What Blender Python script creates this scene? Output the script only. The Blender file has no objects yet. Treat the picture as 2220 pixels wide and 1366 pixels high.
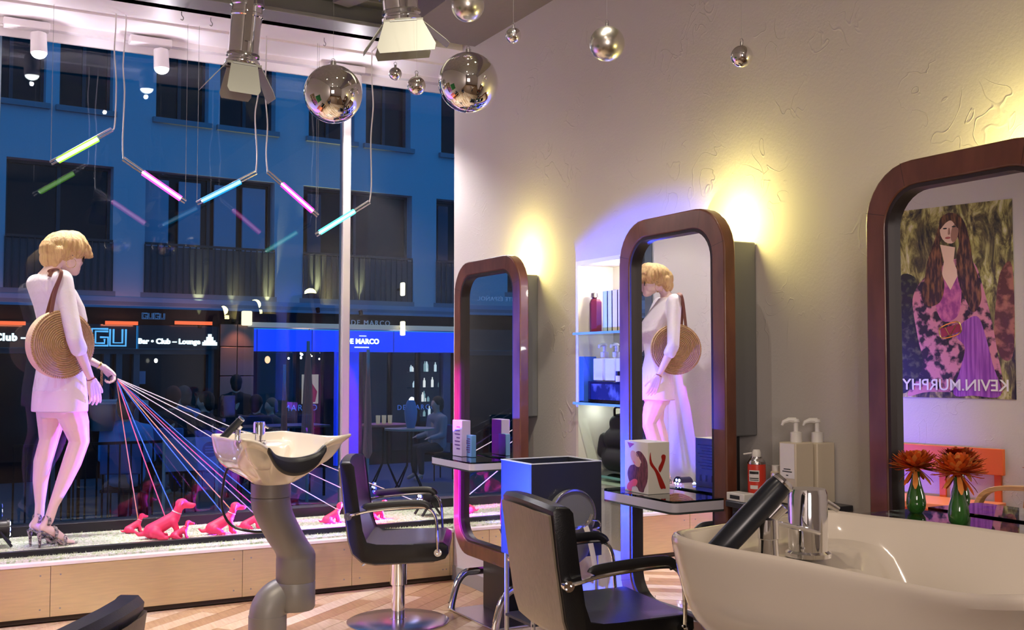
import bpy, bmesh, math, random
from mathutils import Vector, Matrix, Euler
random.seed(7)
C = bpy.context.scene.collection
S = bpy.context.scene
R_ = math.radians
# ------------------------------------------------------------------ camera
H = 1.38; FPX = 2300.0; YAW = R_(28.33); PITCH = math.atan(107/2300)
cam_d = bpy.data.cameras.new('camera'); cam = bpy.data.objects.new('camera', cam_d); C.objects.link(cam)
cam.location = (0, 0, H); cam.rotation_euler = (math.pi/2+PITCH, 0, -YAW)
cam_d.sensor_width = 36; cam_d.lens = 36*FPX/2220; cam_d.clip_start = .05; cam_d.clip_end = 200
S.camera = cam
# ------------------------------------------------------------------ world and view
W = bpy.data.worlds.new('dusk_sky'); S.world = W; W.use_nodes = True
W.node_tree.nodes['Background'].inputs[0].default_value = (.013, .165, .44, 1)
W.node_tree.nodes['Background'].inputs[1].default_value = 1.2
S.view_settings.view_transform = 'Standard'; S.view_settings.look = 'None'
S.view_settings.gamma = 1; S.view_settings.use_curve_mapping = False
S.view_settings.exposure = 0.3
S.cycles.use_denoising = True; S.cycles.max_bounces = 10; S.cycles.transparent_max_bounces = 24
S.cycles.sample_clamp_indirect = 6; S.cycles.caustics_reflective = False; S.cycles.caustics_refractive = False
S.cycles.glossy_bounces = 6
def light(name, typ, loc, energy, color, target=None, size=.1, spot=90, blend=.3, sy=None):
    d = bpy.data.lights.new(name, typ); d.energy = energy; d.color = color
    if typ == 'AREA':
        d.size = size
        if sy: d.shape = 'RECTANGLE'; d.size_y = sy
    else: d.shadow_soft_size = size
    if typ == 'SPOT': d.spot_size = R_(spot); d.spot_blend = blend
    o = bpy.data.objects.new(name, d); C.objects.link(o); o.location = loc
    if target is not None:
        o.rotation_euler = (Vector(target)-Vector(loc)).to_track_quat('-Z', 'Y').to_euler()
    return o
# general room lighting: rows of ceiling lamps over and behind the camera
for x_, y_, e_, c_, t_ in ((-.6,-1.2,38,(1,.80,.62),(1.2,1.8,.2)),(1.2,-.6,30,(1,.80,.62),(2.0,1.4,.2)),(.3,1.2,45,(1,.84,.70),(1.3,3.0,0)),
                           (.25,3.0,190,(1,.90,.72),(.9,4.9,0)),(2.1,3.1,190,(1,.90,.72),(1.9,5.0,0)),(.35,5.75,120,(1,.86,.76),(1.0,5.6,0)),(2.1,5.7,120,(1,.84,.90),(2.0,5.6,0)),(1.4,2.9,90,(1,.90,.74),(1.4,5.2,.1))):
    light('ceiling_spot', 'SPOT', (x_, y_, 3.9), e_, c_, t_, .02, 95 if y_ < 3 else 62, .9)
light('fill_behind_camera', 'AREA', (-.75, -1.9, 1.9), 60, (1,.84,.78), (1.4, 5, 2.9), 1.0, sy=1.2)  # added unseen area light behind the camera, fills the whole room
# ------------------------------------------------------------------ geometry helpers
F_ = Vector((math.sin(YAW)*math.cos(PITCH), math.cos(YAW)*math.cos(PITCH), math.sin(PITCH)))
Rt = Vector((math.cos(YAW), -math.sin(YAW), 0)); Up = Rt.cross(F_)
CAM = Vector((0, 0, H))
def ray(px, py): return F_ + Rt*((px-1110)/FPX) + Up*((683-py)/FPX)
def atz(px, py, z): return CAM + ray(px, py)*z                       # point at a distance in front of the camera
def at(px, py, X=None, Y=None, Z=None):
    d = ray(px, py)
    t = (X/d.x) if X is not None else (Y/d.y) if Y is not None else ((Z-H)/d.z)
    return CAM + d*t
def V(*a): return Vector(a)
def box(bm, x0, x1, y0, y1, z0, z1, mat=None):
    vs = [bm.verts.new(p) for p in ((x0,y0,z0),(x1,y0,z0),(x1,y1,z0),(x0,y1,z0),(x0,y0,z1),(x1,y0,z1),(x1,y1,z1),(x0,y1,z1))]
    for f in ((0,3,2,1),(4,5,6,7),(0,1,5,4),(1,2,6,5),(2,3,7,6),(3,0,4,7)): bm.faces.new([vs[i] for i in f])
    if mat is not None:
        for v in vs: v.co = mat @ v.co
    return vs
def frame_to(d):
    d = d.normalized(); a = Vector((0,0,1)) if abs(d.z) < .9 else Vector((1,0,0))
    u = d.cross(a).normalized(); return u, d.cross(u)
def cyl(bm, p0, p1, r0, r1=None, n=16, cap=True):
    p0, p1 = Vector(p0), Vector(p1); r1 = r0 if r1 is None else r1
    u, v = frame_to(p1-p0); A, B = [], []
    for i in range(n):
        a = 2*math.pi*i/n; w = u*math.cos(a)+v*math.sin(a)
        A.append(bm.verts.new(p0+w*r0)); B.append(bm.verts.new(p1+w*r1))
    for i in range(n): bm.faces.new((A[i], B[i], B[(i+1)%n], A[(i+1)%n]))
    if cap: bm.faces.new(A); bm.faces.new(B[::-1])
def loft(bm, rings, cap=True, close=True):
    L = [[bm.verts.new(p) for p in r] for r in rings]; n = len(L[0])
    for a, b in zip(L, L[1:]):
        for i in range(n if close else n-1): bm.faces.new((a[i], a[(i+1)%n], b[(i+1)%n], b[i]))
    if cap: bm.faces.new(L[0][::-1]); bm.faces.new(L[-1])
    return L
def tube(bm, pts, r, n=10, cap=True, flat=None):
    pts = [Vector(p) for p in pts]; rings = []; up = None
    for i, p in enumerate(pts):
        d = (pts[min(i+1, len(pts)-1)]-pts[max(i-1, 0)]).normalized()
        if up is None: up, _ = frame_to(d)
        up = (up - d*up.dot(d)).normalized(); v = d.cross(up)
        rr = r[i] if isinstance(r, (list, tuple)) else r
        ry = rr if flat is None else flat
        rings.append([p+up*math.cos(2*math.pi*k/n)*rr+v*math.sin(2*math.pi*k/n)*ry for k in range(n)])
    loft(bm, rings, cap)
def smooth_path(pts, m=8):
    P = [Vector(p) for p in pts]; out = []
    for i in range(len(P)-1):
        a, b, c, d = P[max(i-1,0)], P[i], P[i+1], P[min(i+2,len(P)-1)]
        for k in range(m):
            t = k/m
            out.append(.5*((2*b)+(c-a)*t+(2*a-5*b+4*c-d)*t*t+(3*b-a-3*c+d)*t**3))
    out.append(P[-1]); return out
def closed_path(pts, m=6):
    P = [Vector(p) for p in pts]; n = len(P); out = []
    for i in range(n):
        a, b, c, d = P[i-1], P[i], P[(i+1)%n], P[(i+2)%n]
        for k in range(m):
            t = k/m
            out.append(.5*((2*b)+(c-a)*t+(2*a-5*b+4*c-d)*t*t+(3*b-a-3*c+d)*t**3))
    return out
def lathe(bm, prof, n=24, c=(0,0,0), cap=True):
    c = Vector(c)
    loft(bm, [[c+Vector((r*math.cos(2*math.pi*k/n), r*math.sin(2*math.pi*k/n), z)) for k in range(n)] for r, z in prof], cap)
def ball(bm, c, r, n=12, sc=(1,1,1)):
    c = Vector(c); m = max(5, n//2+1)
    rings = []
    for i in range(1, m):
        a = math.pi*i/m
        rings.append([c+Vector((r*sc[0]*math.sin(a)*math.cos(2*math.pi*k/n), r*sc[1]*math.sin(a)*math.sin(2*math.pi*k/n), -r*sc[2]*math.cos(a))) for k in range(n)])
    L = loft(bm, rings, cap=False)
    b = bm.verts.new(c-Vector((0,0,r*sc[2]))); t = bm.verts.new(c+Vector((0,0,r*sc[2])))
    for i in range(n): bm.faces.new((b, L[0][(i+1)%n], L[0][i])); bm.faces.new((t, L[-1][i], L[-1][(i+1)%n]))
def limb(bm, pr, n=12):
    for (p, r) in pr: ball(bm, p, r, n)
    for (p, r), (q, s) in zip(pr, pr[1:]):
        if (Vector(p)-Vector(q)).length > 1e-4: cyl(bm, p, q, r, s, n)
def prism(bm, poly, d0, d1, axis='y', mat=None):
    def P(a, b, d): return {'y': (a, d, b), 'x': (d, a, b), 'z': (a, b, d)}[axis]
    A = [bm.verts.new(P(a, b, d0)) for a, b in poly]; B = [bm.verts.new(P(a, b, d1)) for a, b in poly]; n = len(poly)
    bm.faces.new(A); bm.faces.new(B[::-1])
    for i in range(n): bm.faces.new((A[i], B[i], B[(i+1)%n], A[(i+1)%n]))
    if mat is not None:
        for v in A+B: v.co = mat @ v.co
def obj(name, bm, mat, parent=None, bevel=0, smooth=True, seg=2, loc=None, rot=None, sub=0, recalc=True):
    if isinstance(bm, bmesh.types.BMesh):
        if recalc: bmesh.ops.recalc_face_normals(bm, faces=bm.faces[:])
        me = bpy.data.meshes.new(name); bm.to_mesh(me); bm.free()
        me.materials.append(mat)
        if smooth and len(me.polygons):
            me.polygons.foreach_set('use_smooth', [True]*len(me.polygons))
            try: me.set_sharp_from_angle(angle=R_(38))
            except Exception: pass
    else: me = bm
    o = bpy.data.objects.new(name, me); C.objects.link(o)
    if parent is not None: o.parent = parent
    if loc is not None: o.location = loc
    if rot is not None: o.rotation_euler = rot
    if bevel:
        b = o.modifiers.new('bevel', 'BEVEL'); b.width = bevel; b.segments = seg; b.limit_method = 'ANGLE'; b.angle_limit = R_(40)
    if sub:
        b = o.modifiers.new('sub', 'SUBSURF'); b.levels = sub; b.render_levels = sub
    return o
def fuse(o, vox, it=4, fac=.6):
    m = o.modifiers.new('fuse', 'REMESH'); m.mode = 'VOXEL'; m.voxel_size = vox; m.use_smooth_shade = True
    s = o.modifiers.new('smooth', 'SMOOTH'); s.factor = fac; s.iterations = it
    return o
def B(): return bmesh.new()
def tag(o, label, cat, group=None, kind=None):
    if label: o['label'] = label
    if cat: o['category'] = cat
    if group: o['group'] = group
    if kind: o['kind'] = kind
    return o
def thing(name, label, cat, loc=(0,0,0), rz=0, group=None, rot=None):
    o = bpy.data.objects.new(name, None); C.objects.link(o); o.empty_display_size = .1
    o.location = loc; o.rotation_euler = rot if rot is not None else (0, 0, rz)
    return tag(o, label, cat, group)
def struct(name, bm, m, parent=None, label=None, **k):
    o = obj(name, bm, m, parent, **k)
    if parent is None: o['kind'] = 'structure'
    if label: o['label'] = label
    return o
def text(name, body, mat, parent, loc, size, rot=(math.pi/2,0,0), ext=.002, align='CENTER', bold=0, spacing=1.0):
    cu = bpy.data.curves.new(name, 'FONT'); cu.body = body; cu.size = size; cu.extrude = ext; cu.align_x = align; cu.align_y = 'CENTER'
    cu.offset = bold; cu.space_character = spacing; cu.resolution_u = 3
    tmp = bpy.data.objects.new('t', cu); C.objects.link(tmp)
    me = bpy.data.meshes.new_from_object(tmp.evaluated_get(bpy.context.evaluated_depsgraph_get()))
    bpy.data.objects.remove(tmp); bpy.data.curves.remove(cu)
    me.materials.clear(); me.materials.append(mat); me.name = name
    o = bpy.data.objects.new(name, me); C.objects.link(o); o.location = loc; o.rotation_euler = rot
    if parent: o.parent = parent
    return o
# ------------------------------------------------------------------ materials
MATS = {}
def mat(name, col, rough=.5, metal=0, emit=None, es=1, spec=.5, coat=0, trans=0, bump=None, noise=None, ior=1.45, alpha=1, sheen=0):
    if name in MATS: return MATS[name]
    m = bpy.data.materials.new(name); m.use_nodes = True; nt = m.node_tree; p = nt.nodes['Principled BSDF']
    p.inputs['Base Color'].default_value = (*col, 1); p.inputs['Roughness'].default_value = rough; p.inputs['Metallic'].default_value = metal
    p.inputs['Specular IOR Level'].default_value = spec; p.inputs['Coat Weight'].default_value = coat; p.inputs['Coat Roughness'].default_value = .05
    p.inputs['Transmission Weight'].default_value = trans; p.inputs['IOR'].default_value = ior; p.inputs['Alpha'].default_value = alpha
    if emit: p.inputs['Emission Color'].default_value = (*emit, 1); p.inputs['Emission Strength'].default_value = es
    tc = nt.nodes.new('ShaderNodeTexCoord')
    def tex(sc, scale, detail=4, dist=0):
        mp = nt.nodes.new('ShaderNodeMapping'); mp.inputs['Scale'].default_value = sc; nt.links.new(tc.outputs['Object'], mp.inputs[0])
        t = nt.nodes.new('ShaderNodeTexNoise'); t.inputs['Scale'].default_value = scale; t.inputs['Detail'].default_value = detail; t.inputs['Distortion'].default_value = dist
        nt.links.new(mp.outputs[0], t.inputs[0]); return t
    if noise:                                       # (colour2, axis scale, noise scale, lo, hi)
        c2, sc, scale, lo, hi = noise
        t = tex(sc, scale); r = nt.nodes.new('ShaderNodeValToRGB')
        r.color_ramp.elements[0].position = lo; r.color_ramp.elements[1].position = hi
        r.color_ramp.elements[0].color = (*col, 1); r.color_ramp.elements[1].color = (*c2, 1)
        nt.links.new(t.outputs[0], r.inputs[0]); nt.links.new(r.outputs[0], p.inputs['Base Color'])
    if bump:                                        # (axis scale, noise scale, strength, distance)
        sc, scale, st, di = bump
        t = tex(sc, scale, 5, .6); b = nt.nodes.new('ShaderNodeBump'); b.inputs['Strength'].default_value = st; b.inputs['Distance'].default_value = di
        nt.links.new(t.outputs[0], b.inputs['Height']); nt.links.new(b.outputs[0], p.inputs['Normal'])
    MATS[name] = m; return m
U3 = (1,1,1)
m_concrete = mat('grey_concrete', (.36,.34,.31), .8, noise=((.26,.25,.24), U3, 5, .3, .7), bump=(U3, 30, .3, .01))
m_dark_mauve = mat('mauve_painted_soffit', (.22,.19,.20), .7, bump=(U3, 20, .2, .01))
m_steel = mat('grey_painted_steel', (.30,.30,.30), .45, .3)
m_white = mat('white_paint', (.92,.87,.91), .5)
m_black = mat('black_satin', (.012,.012,.015), .35)
m_blackmat = mat('black_matte', (.015,.015,.018), .7)
m_chrome = mat('chrome', (.86,.86,.88), .07, 1)
m_silver = mat('brushed_silver', (.62,.61,.63), .22, 1)
m_barn = mat('grey_barn_door_metal', (.30,.295,.255), .5, .15)
m_leather = mat('black_leather', (.006,.0065,.009), .30, spec=.42, bump=(U3, 220, .25, .002))
m_bluleather = mat('dark_blue_leather', (.018,.022,.042), .38, spec=.5, bump=(U3, 220, .25, .002))
m_shell = mat('taupe_laminate', (.27,.22,.165), .38, noise=((.20,.165,.125), (60,60,1), 3, .3, .7))
m_ceramic = mat('glazed_ceramic', (.70,.63,.53), .12, coat=1, spec=.6)
m_column = mat('grey_column_plastic', (.20,.185,.18), .42, .25, bump=(U3, 300, .15, .001))
m_wood = mat('brown_varnished_wood', (.17,.06,.033), .38, coat=.35, noise=((.105,.035,.02), (1,1,.35), 14, .35, .65))
m_darklip = mat('dark_frame_lip', (.02,.012,.01), .5)
m_mirror = mat('mirror_glass', (.93,.94,.95), 0.0, 1)
m_greybox = mat('grey_lamp_box', (.16,.16,.165), .5)
m_cream = mat('cream_plastic', (.66,.58,.44), .4)
m_whiteplastic = mat('white_plastic', (.78,.76,.72), .35)
m_bigblk = mat('black_laminate', (.024,.026,.036), .3)
m_panel = mat('brushed_gold_panel', (.66,.54,.30), .36, .5, noise=((.58,.48,.28), (1,1,12), 8, .3, .7), bump=((1,1,8), 60, .08, .002))
m_turf = mat('pale_artificial_turf', (.36,.52,.22), .9, noise=((.85,.88,.72), U3, 55, .33, .55), bump=(U3, 160, 1, .01))
m_pink = mat('pink_plaster_dog', (.85,.05,.14), .5)
m_skin = mat('mannequin_skin', (.80,.60,.52), .42)
m_hair = mat('blonde_hair', (.72,.50,.20), .5, noise=((.46,.24,.09), (22,22,1.2), 3, .45, .75), bump=((60,60,1.5), 4, .7, .01))
m_blouse = mat('white_blouse', (.82,.77,.77), .75, bump=(U3, 14, .35, .02))
m_skirt = mat('white_skirt', (.80,.70,.70), .75, bump=(U3, 30, .2, .01))
m_brownleather = mat('brown_leather_strap', (.20,.08,.05), .5)
m_gold = mat('gold_wire', (.8,.6,.25), .25, 1)
m_snake = mat('snakeskin_leather', (.05,.045,.05), .4, noise=((.45,.40,.36), U3, 70, .42, .58))
def glass_mat(name, tint=(1,1,1), boost=1.0, rough=0):
    m = bpy.data.materials.new(name); m.use_nodes = True; nt = m.node_tree; nt.nodes.clear()
    o = nt.nodes.new('ShaderNodeOutputMaterial'); mx = nt.nodes.new('ShaderNodeMixShader')
    tr = nt.nodes.new('ShaderNodeBsdfTransparent'); tr.inputs[0].default_value = (*tint, 1)
    gl = nt.nodes.new('ShaderNodeBsdfGlossy'); gl.inputs['Roughness'].default_value = rough
    fr = nt.nodes.new('ShaderNodeFresnel'); fr.inputs[0].default_value = 1.5
    mu = nt.nodes.new('ShaderNodeMath'); mu.operation = 'MULTIPLY'; mu.inputs[1].default_value = boost; mu.use_clamp = True
    nt.links.new(fr.outputs[0], mu.inputs[0]); nt.links.new(mu.outputs[0], mx.inputs[0])
    nt.links.new(tr.outputs[0], mx.inputs[1]); nt.links.new(gl.outputs[0], mx.inputs[2]); nt.links.new(mx.outputs[0], o.inputs[0])
    return m
m_window = glass_mat('window_glass', (.93,.97,1), 1.1)
m_shelfglass = glass_mat('shelf_glass', (.80,.95,.92), 1.6)
m_glassedge = mat('glass_shelf_edge', (.35,.80,.72), .1, trans=.4)
def emis(name, col, s):
    m = bpy.data.materials.new(name); m.use_nodes = True; nt = m.node_tree; nt.nodes.clear()
    o = nt.nodes.new('ShaderNodeOutputMaterial'); e = nt.nodes.new('ShaderNodeEmission'); e.inputs[0].default_value = (*col, 1); e.inputs[1].default_value = s
    nt.links.new(e.outputs[0], o.inputs[0]); return m
# plaster with trowel ridges
m_wall = mat('trowelled_plaster', (.60,.56,.53), .75)
nt = m_wall.node_tree; p = nt.nodes['Principled BSDF']; tc = nt.nodes['Texture Coordinate']
w1 = nt.nodes.new('ShaderNodeTexNoise'); w1.inputs['Scale'].default_value = 5.5; w1.inputs['Detail'].default_value = 1.5; w1.inputs['Distortion'].default_value = 1.6
w2 = nt.nodes.new('ShaderNodeTexNoise'); w2.inputs['Scale'].default_value = 90; w2.inputs['Detail'].default_value = 3
nt.links.new(tc.outputs['Object'], w1.inputs[0]); nt.links.new(tc.outputs['Object'], w2.inputs[0])
rr = nt.nodes.new('ShaderNodeValToRGB'); e = rr.color_ramp.elements; e[0].position = .485; e[1].position = .515
e[0].color = (0,0,0,1); e[1].color = (0,0,0,1); q = rr.color_ramp.elements.new(.5); q.color = (1,1,1,1)
nt.links.new(w1.outputs[0], rr.inputs[0])
ma = nt.nodes.new('ShaderNodeMath'); ma.operation = 'MULTIPLY_ADD'; ma.inputs[1].default_value = .35
w3 = nt.nodes.new('ShaderNodeTexNoise'); w3.inputs['Scale'].default_value = 3.0; nt.links.new(tc.outputs['Object'], w3.inputs[0])
r3 = nt.nodes.new('ShaderNodeValToRGB'); r3.color_ramp.elements[0].position = .52; r3.color_ramp.elements[1].position = .66; nt.links.new(w3.outputs[0], r3.inputs[0])
mm = nt.nodes.new('ShaderNodeMath'); mm.operation = 'MULTIPLY'; nt.links.new(rr.outputs[0], mm.inputs[0]); nt.links.new(r3.outputs[0], mm.inputs[1])
nt.links.new(w2.outputs[0], ma.inputs[0]); nt.links.new(mm.outputs[0], ma.inputs[2])
bp = nt.nodes.new('ShaderNodeBump'); bp.inputs['Strength'].default_value = .5; bp.inputs['Distance'].default_value = .0045
nt.links.new(ma.outputs[0], bp.inputs['Height']); nt.links.new(bp.outputs[0], p.inputs['Normal'])
# ------------------------------------------------------------------ room shell
XW, YF, YG, HS, HC = 2.94, 6.25, 7.04, 3.41, 4.0
def lx(y): return -.35+.244*(y-4.5)                                  # the slanting left wall
def holed(bm, a0, a1, z0, z1, holes, t0, t1, axis='x'):              # wall in the (a,z) plane with rectangular holes
    xs = sorted({a0, a1, *[h[0] for h in holes], *[h[1] for h in holes]}); zs = sorted({z0, z1, *[h[2] for h in holes], *[h[3] for h in holes]})
    for i in range(len(xs)-1):
        for j in range(len(zs)-1):
            cx, cz = (xs[i]+xs[i+1])/2, (zs[j]+zs[j+1])/2
            if any(h[0] < cx < h[1] and h[2] < cz < h[3] for h in holes): continue
            if axis == 'x': box(bm, t0, t1, xs[i], xs[i+1], zs[j], zs[j+1])
            else: box(bm, xs[i], xs[i+1], t0, t1, zs[j], zs[j+1])
    bmesh.ops.remove_doubles(bm, verts=bm.verts[:], dist=1e-5)
NY0, NY1, NZ0, NZ1 = 4.10, 4.725, .78, 1.90                          # the lit niche
bm = B(); holed(bm, -2.5, YF, 0, HC, [(NY0, NY1, NZ0, NZ1)], XW, XW+.12)
struct('wall_right', bm, m_wall, smooth=False)
bm = B(); prism(bm, [(lx(-2.5), -2.5), (lx(YG+.1), YG+.1), (lx(YG+.1)-.15, YG+.1), (lx(-2.5)-.15, -2.5)], 0, HC, 'z'); struct('wall_left', bm, m_wall, smooth=False)
bm = B(); box(bm, -2.2, XW+.12, -2.65, -2.5, 0, HC); struct('wall_back', bm, m_wall, smooth=False)
bm = B(); box(bm, XW+.12, 4.0, YF-.12, YF, 0, HC); box(bm, 3.9, 4.0, YF, YG+.1, 0, HC); struct('wall_front', bm, m_wall, smooth=False)
bm = B(); box(bm, -2.2, XW+.12, -2.65, YF-.12, HC, HC+.1); struct('ceiling', bm, m_concrete, smooth=False)
bm = B(); prism(bm, [(lx(YF-.12)-.1, YF-.12), (4.0, YF-.12), (4.0, YG+.02), (lx(YG)-.1, YG+.02)], HS, HC+.1, 'z')
struct('trim_soffit', bm, m_white, label='white soffit above the display window', smooth=False)
bm = B(); box(bm, -.1, 3.9, 6.46, 6.475, HS-.012, HS); box(bm, -.1, 3.9, 6.80, 6.86, HS-.035, HS); box(bm, -.1, 3.9, 6.98, 7.0, HS-.055, HS)
struct('trim_soffit_rail', bm, m_white, label='white rail strips under the window soffit', smooth=False)
bm = B(); box(bm, 2.42, XW, -2.5, YF-.3, HS-.02, HC); struct('trim_ceiling_boxing', bm, m_dark_mauve, label='dark mauve boxing along the top of the right wall', smooth=False)
bm = B(); box(bm, XW-.012, XW, 4.6, YF, 0, .09); box(bm, XW-.012, XW, -2.5, 3.4, 0, .09); struct('baseboard_right', bm, mat('grey_skirting', (.30,.29,.27), .5), smooth=False)
# floor: base slab and diagonal boards
floor = thing('floor', None, None); floor['kind'] = 'structure'
bm = B(); box(bm, -2.2, 4.0, -2.65, YG+.1, -.1, -.006); o = obj('subfloor', bm, mat('subfloor', (.20,.12,.06), .6), floor, smooth=False)
pm = []
for i, (a, b) in enumerate((((.52,.36,.20),(.40,.25,.12)), ((.64,.50,.33),(.50,.36,.21)), ((.74,.62,.46),(.60,.47,.31)), ((.42,.26,.13),(.32,.19,.09)), ((.60,.42,.24),(.70,.56,.38)))):
    pm.append(mat('floor_board_%d' % i, a, .32, noise=(b, (30,3,1), 2.2, .35, .7), coat=.25))
th = math.pi/2 - R_(52); du = Vector((math.cos(th), math.sin(th))); dv = Vector((-du.y, du.x))
def clip(poly, n, d):
    out = []
    for i in range(len(poly)):
        a, b = poly[i], poly[(i+1)%len(poly)]; fa, fb = a.dot(n)-d, b.dot(n)-d
        if fa <= 0: out.append(a)
        if (fa < 0 < fb) or (fb < 0 < fa): out.append(a+(b-a)*(fa/(fa-fb)))
    return out
PW, PL = .105, 1.15
n = 0
for j in range(-60, 80):
    for i in range(-8, 12):
        u0 = i*PL + (j*.41 % 1)*PL; v0 = j*PW; g = .0012
        q = [du*(u0+g)+dv*(v0+g), du*(u0+PL-g)+dv*(v0+g), du*(u0+PL-g)+dv*(v0+PW-g), du*(u0+g)+dv*(v0+PW-g)]
        q = clip(q, Vector((1,0)), XW-.013); q = clip(q, Vector((0,1)), YF-.03) if q else q
        q = clip(q, Vector((0,-1)), -2.2) if q else q
        wn = Vector((-1, .244)); q = clip(q, wn, wn.dot(Vector((lx(4.5), 4.5)))) if q else q
        if len(q) < 3: continue
        ar = abs(sum(q[k].x*q[(k+1)%len(q)].y-q[(k+1)%len(q)].x*q[k].y for k in range(len(q))))/2
        if ar < .002: continue
        bm = B(); prism(bm, [(a.x, a.y) for a in q], -.006, random.uniform(-.0006, .0006), 'z')
        me = obj('plank', bm, pm[random.choice((0,1,1,2,2,3,4,4))], floor, smooth=False); n += 1
# display platform: carcass, front panels, cap, turf, rail
plat = thing('display_platform', 'low window display platform with brushed gold front panels and turf top', 'platform', (0,0,0))
PZ = .32
bm = B(); prism(bm, [(lx(YF)+.02, YF+.02), (XW+.1, YF+.02), (3.88, YF+.05), (3.88, YG+.04), (lx(YG)+.02, YG+.04)], 0, PZ-.02, 'z'); obj('carcass', bm, m_blackmat, plat, smooth=False)
bm = B(); box(bm, lx(YF)+.02, XW-.01, YF+.004, YF+.03, 0, .03); obj('plinth', bm, mat('dark_plinth', (.05,.035,.02), .5), plat)
xs = [lx(YF)+.02, .55, at(525, 1200, Y=YF).x, 2.25, at(974, 1200, Y=YF).x, XW-.004]
for a, b in zip(xs, xs[1:]):
    bm = B(); box(bm, a+.001, b-.001, YF-.012, YF+.006, .028, PZ-.022); obj('panel', bm, m_panel, plat, bevel=.0015, smooth=False)
    for xx in (a+.05, b-.05):
        for zz in (.07, PZ-.07): bm = B(); cyl(bm, (xx, YF-.0135, zz), (xx, YF-.01, zz), .005, n=8); obj('screw', bm, m_steel, plat)
bm = B(); box(bm, lx(YF)+.02, XW-.004, YF-.02, YF+.06, PZ-.02, PZ); obj('cap', bm, mat('white_cap', (.85,.84,.80), .4), plat, bevel=.003)
bm = B(); box(bm, lx(YF)+.03, XW+.1, YF+.03, YF+.13, PZ-.01, PZ+.012); o = obj('turf_strip', bm, m_turf, plat); o['kind'] = 'stuff'
bm = B(); box(bm, lx(YF)+.03, 3.88, YF+.13, YF+.16, PZ-.01, PZ+.045); obj('front_rail', bm, m_black, plat, bevel=.003)
PT = PZ+.04
bm = B(); prism(bm, [(lx(YF)+.06, YF+.16), (3.88, YF+.16), (3.88, YG-.09), (lx(YG)+.02, YG-.09)], PZ-.01, PT, 'z')
o = obj('turf', bm, m_turf, plat); o['kind'] = 'stuff'
# short blades along the turf edges (stuff)
bm = B()
for k in range(5200):
    y = random.uniform(YF+.035, YF+.12) if k % 2 else random.uniform(YF+.17, YG-.1)
    z = PZ+.010 if k % 2 else PT-.002
    x = random.uniform(.30, 3.0); a = random.uniform(0, 6.28); h = random.uniform(.008, .016); w = .0022
    v = [bm.verts.new((x+w*math.cos(a), y+w*math.sin(a), z)), bm.verts.new((x-w*math.cos(a), y-w*math.sin(a), z)), bm.verts.new((x+random.uniform(-.006,.006), y+random.uniform(-.006,.006), z+h))]
    bm.faces.new(v)
o = obj('turf_blades', bm, mat('pale_turf_blade', (.66,.78,.46), .8), plat, smooth=False, recalc=False); o['kind'] = 'stuff'
# window
XM = at(747, 700, Y=YG).x
win = thing('window_1', 'tall shop window with a slim white mullion', None); win['kind'] = 'structure'
for a, b in ((lx(YG)+.02, XM-.02), (XM+.02, 3.9)):
    bm = B(); box(bm, a, b, YG, YG+.008, PZ+.10, HS); obj('pane', bm, m_window, win, smooth=False)
bm = B(); box(bm, XM-.028, XM+.028, YG-.035, YG+.045, PZ+.1, HS); obj('mullion', bm, mat('pale_mullion', (.62,.58,.56), .35, .3), win, bevel=.006)
bm = B(); box(bm, lx(YG)+.02, 3.9, YG-.08, YG+.06, PZ-.02, PZ+.10); obj('bottom_rail', bm, m_black, win, bevel=.004)
bm = B(); box(bm, lx(YG)+.02, 3.9, YG-.02, YG+.03, HS-.03, HS); obj('top_rail', bm, m_black, win)
# niche
nic = thing('wall_niche', 'white lit wall niche with glass shelves between the two far mirrors', 'niche', (0,0,0))
bm = B(); D = .22; e = .002
box(bm, XW+D, XW+D+.02, NY0-.02, NY1+.02, NZ0-.02, NZ1+.02); box(bm, XW-.001, XW+D, NY0-.02, NY0+e, NZ0-.02, NZ1+.02); box(bm, XW-.001, XW+D, NY1-e, NY1+.02, NZ0-.02, NZ1+.02)
box(bm, XW-.001, XW+D, NY0, NY1, NZ1-e, NZ1+.02); box(bm, XW-.001, XW+D, NY0, NY1, NZ0-.02, NZ0+e)
obj('lining', bm, mat('niche_white', (.80,.76,.66), .6), nic, smooth=False)
SH = (1.545, 1.185, .83)
for z in SH:
    bm = B(); box(bm, XW-.03, XW+D-.002, NY0+.002, NY1-.002, z-.012, z); s = obj('shelf', bm, m_shelfglass, nic, smooth=False)
    bm = B(); box(bm, XW-.034, XW-.03, NY0+.002, NY1-.002, z-.012, z); obj('edge', bm, m_glassedge, s)
bm = B(); lathe(bm, [(.028,0),(.03,-.008),(.022,-.008)], 20, (XW+.1, 4.43, NZ1)); obj('downlight', bm, emis('niche_lamp', (1,.92,.72), 8), nic)
light('niche_light', 'POINT', (XW+.09, 4.43, NZ1-.06), 2.6, (1,.93,.78), size=.03)
light('niche_light_low', 'POINT', (XW+.10, 4.30, SH[0]-.05), .9, (.95,1,.92), size=.02)
light('niche_light_base', 'POINT', (XW+.10, 4.64, SH[1]-.04), .3, (.9,1,.92), size=.02)
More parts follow.
